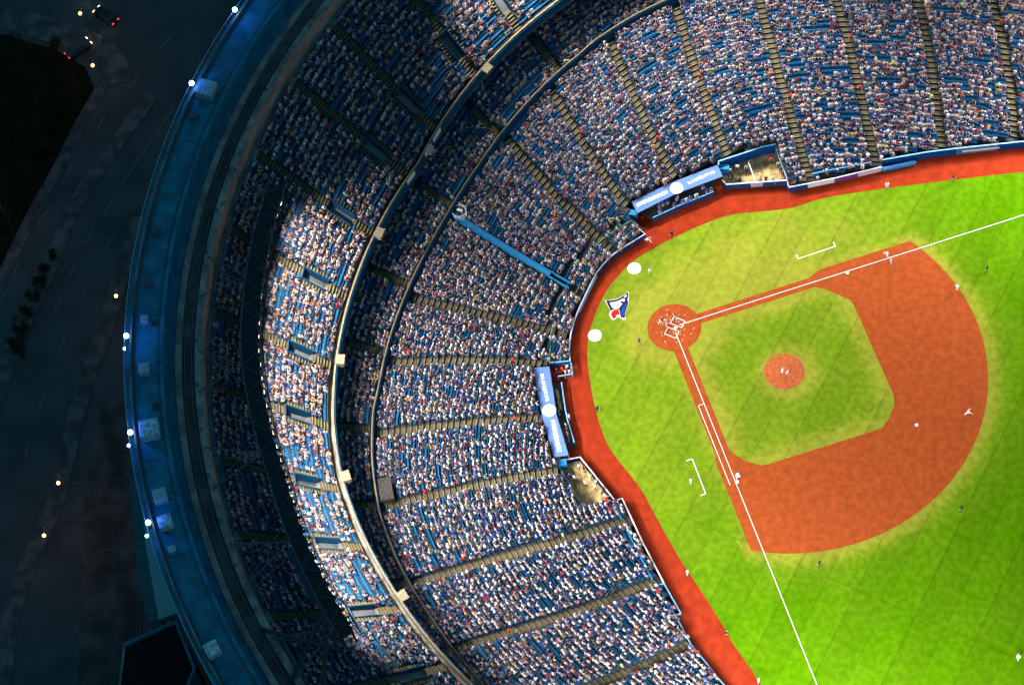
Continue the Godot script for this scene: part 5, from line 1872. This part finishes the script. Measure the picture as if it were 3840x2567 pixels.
func leaf_ball(rx: float, ry: float, n: int, seed_: int) -> ArrayMesh:
	var r := RandomNumberGenerator.new()
	r.seed = seed_
	var st := mb()
	var clumps := []
	for i in 9:
		clumps.append(Vector3(r.randf_range(-0.6, 0.6) * rx, r.randf_range(-0.5, 0.6) * ry, r.randf_range(-0.6, 0.6) * rx))
	for i in n:
		var c: Vector3 = clumps[i % 9]
		var d := Vector3(r.randfn(), r.randfn(), r.randfn()).normalized()
		var p := c + d * rx * 0.46 * pow(r.randf(), 0.4)
		var u := Vector3(r.randfn(), r.randfn(), r.randfn()).normalized()
		var v := u.cross(d).normalized()
		var s := r.randf_range(0.12, 0.24)
		quad(st, p - u * s, p - v * s * 0.6, p + u * s, p + v * s * 0.6)
	st.generate_normals()
	return st.commit()


func car(where: Vector3, turn: float, paint: Material, label: String, lit: bool) -> void:
	var t := thing("car", label, "car", where, "cars on the roads")
	t.rotation.y = turn
	var st := mb()
	box(st, at(Vector3(0, 0.6, 0)), Vector3(4.4, 0.62, 1.75), 0.16)
	put(st, "body", paint, t)
	st = mb()
	var p := []
	for y in [[0.9, 1.25, 0.8], [1.42, 0.85, 0.66]]:
		for c in [[-1, -1], [-1, 1], [1, 1], [1, -1]]:
			p.append(Vector3(-0.2 + c[0] * y[1], y[0], c[1] * y[2]))
	hexa(st, p)
	put(st, "cabin", M.glass, t)
	st = mb()
	box(st, at(Vector3(-0.2, 1.44, 0)), Vector3(1.6, 0.05, 1.25), 0.02)
	put(st, "roof", paint, t)
	for x in [-1.35, 1.35]:
		for z in [-0.82, 0.82]:
			st = mb()
			bar(st, Vector3(x, 0.32, z - 0.1), Vector3(x, 0.32, z + 0.1), 0.32, 12)
			put(st, "wheel", M.rubber, t)
	for z in [-0.6, 0.6]:
		st = mb()
		box(st, at(Vector3(2.2, 0.72, z)), Vector3(0.12, 0.2, 0.42), 0.03)
		put(st, "headlight", M.head_lamp, t)
		st = mb()
		box(st, at(Vector3(-2.2, 0.76, z)), Vector3(0.12, 0.2, 0.42), 0.03)
		put(st, "tail_light", M.tail_lamp, t)
	if lit:
		var l := SpotLight3D.new()
		l.name = "headlight_beam"
		l.light_color = Color(1.0, 0.93, 0.8)
		l.light_energy = 3.0
		l.spot_angle = 32.0
		l.spot_range = 40.0
		l.spot_attenuation = 2.0
		l.shadow_enabled = true
		l.light_size = 0.1
		t.add_child(l)
		l.position = Vector3(2.4, 0.72, 0)
		l.rotation = Vector3(-0.06, -PI / 2.0, 0)


func _ready() -> void:
	rng.seed = 2016
	# camera: on the tower's look-out level, 346 m above the field
	var cam := Camera3D.new()
	cam.name = "camera"
	add_child(cam)
	cam.transform = Transform3D(Basis(Vector3.RIGHT, -1.049768) * Basis(Vector3.BACK, -0.178827), Vector3(-23.954, 346.568, 196.574))
	cam.fov = 14.4888
	cam.near = 1.0
	cam.far = 4000.0
	cam.current = true
	# night sky and exposure
	var env := Environment.new()
	env.background_mode = Environment.BG_SKY
	var sm := ProceduralSkyMaterial.new()
	sm.sky_top_color = Color(0.2, 0.465, 0.575)
	sm.sky_horizon_color = Color(0.24, 0.465, 0.56)
	sm.sky_curve = 0.2
	sm.ground_bottom_color = Color(0.02, 0.03, 0.04)
	sm.ground_horizon_color = Color(0.12, 0.3, 0.38)
	var sky := Sky.new()
	sky.sky_material = sm
	env.sky = sky
	env.background_energy_multiplier = 1.05
	env.tonemap_mode = Environment.TONE_MAPPER_LINEAR
	env.tonemap_exposure = 1.0
	env.sdfgi_enabled = true
	env.ssao_enabled = true
	env.ssil_enabled = true
	var we := WorldEnvironment.new()
	we.name = "sky"
	we.environment = env
	add_child(we)
	var sun := DirectionalLight3D.new()
	sun.name = "dusk_sun"
	sun.light_energy = 0.02
	sun.light_color = Color(0.7, 0.8, 1.0)
	sun.light_angular_distance = 12.0
	sun.shadow_enabled = true
	sun.rotation = Vector3(-0.9, 0.8, 0)
	add_child(sun)
	make_materials()
	# floodlights all round the roof ring
	gantry(-59.5, -13.5, "long dark floodlight gantry above the upper deck behind first base", 1650.0, 1000.0, 26.0)
	gantry(13.0, 60.0, "floodlight gantry above the third-base side, beyond the top edge", 1650.0, 1000.0, 26.0)
	gantry(-125.0, -80.0, "floodlight gantry above right field, beyond the bottom edge", 3000.0, 1200.0, 18.0)
	gantry(80.0, 125.0, "floodlight gantry above left field, beyond the right edge", 3000.0, 1200.0, 18.0)
	# large structure
	build_outside()
	build_field()
	build_ring()
	build_lower_bowl()
	build_club_level()
	build_upper_deck()
	# objects
	make_figures()
	build_walls()
	build_players()
	build_crowd()
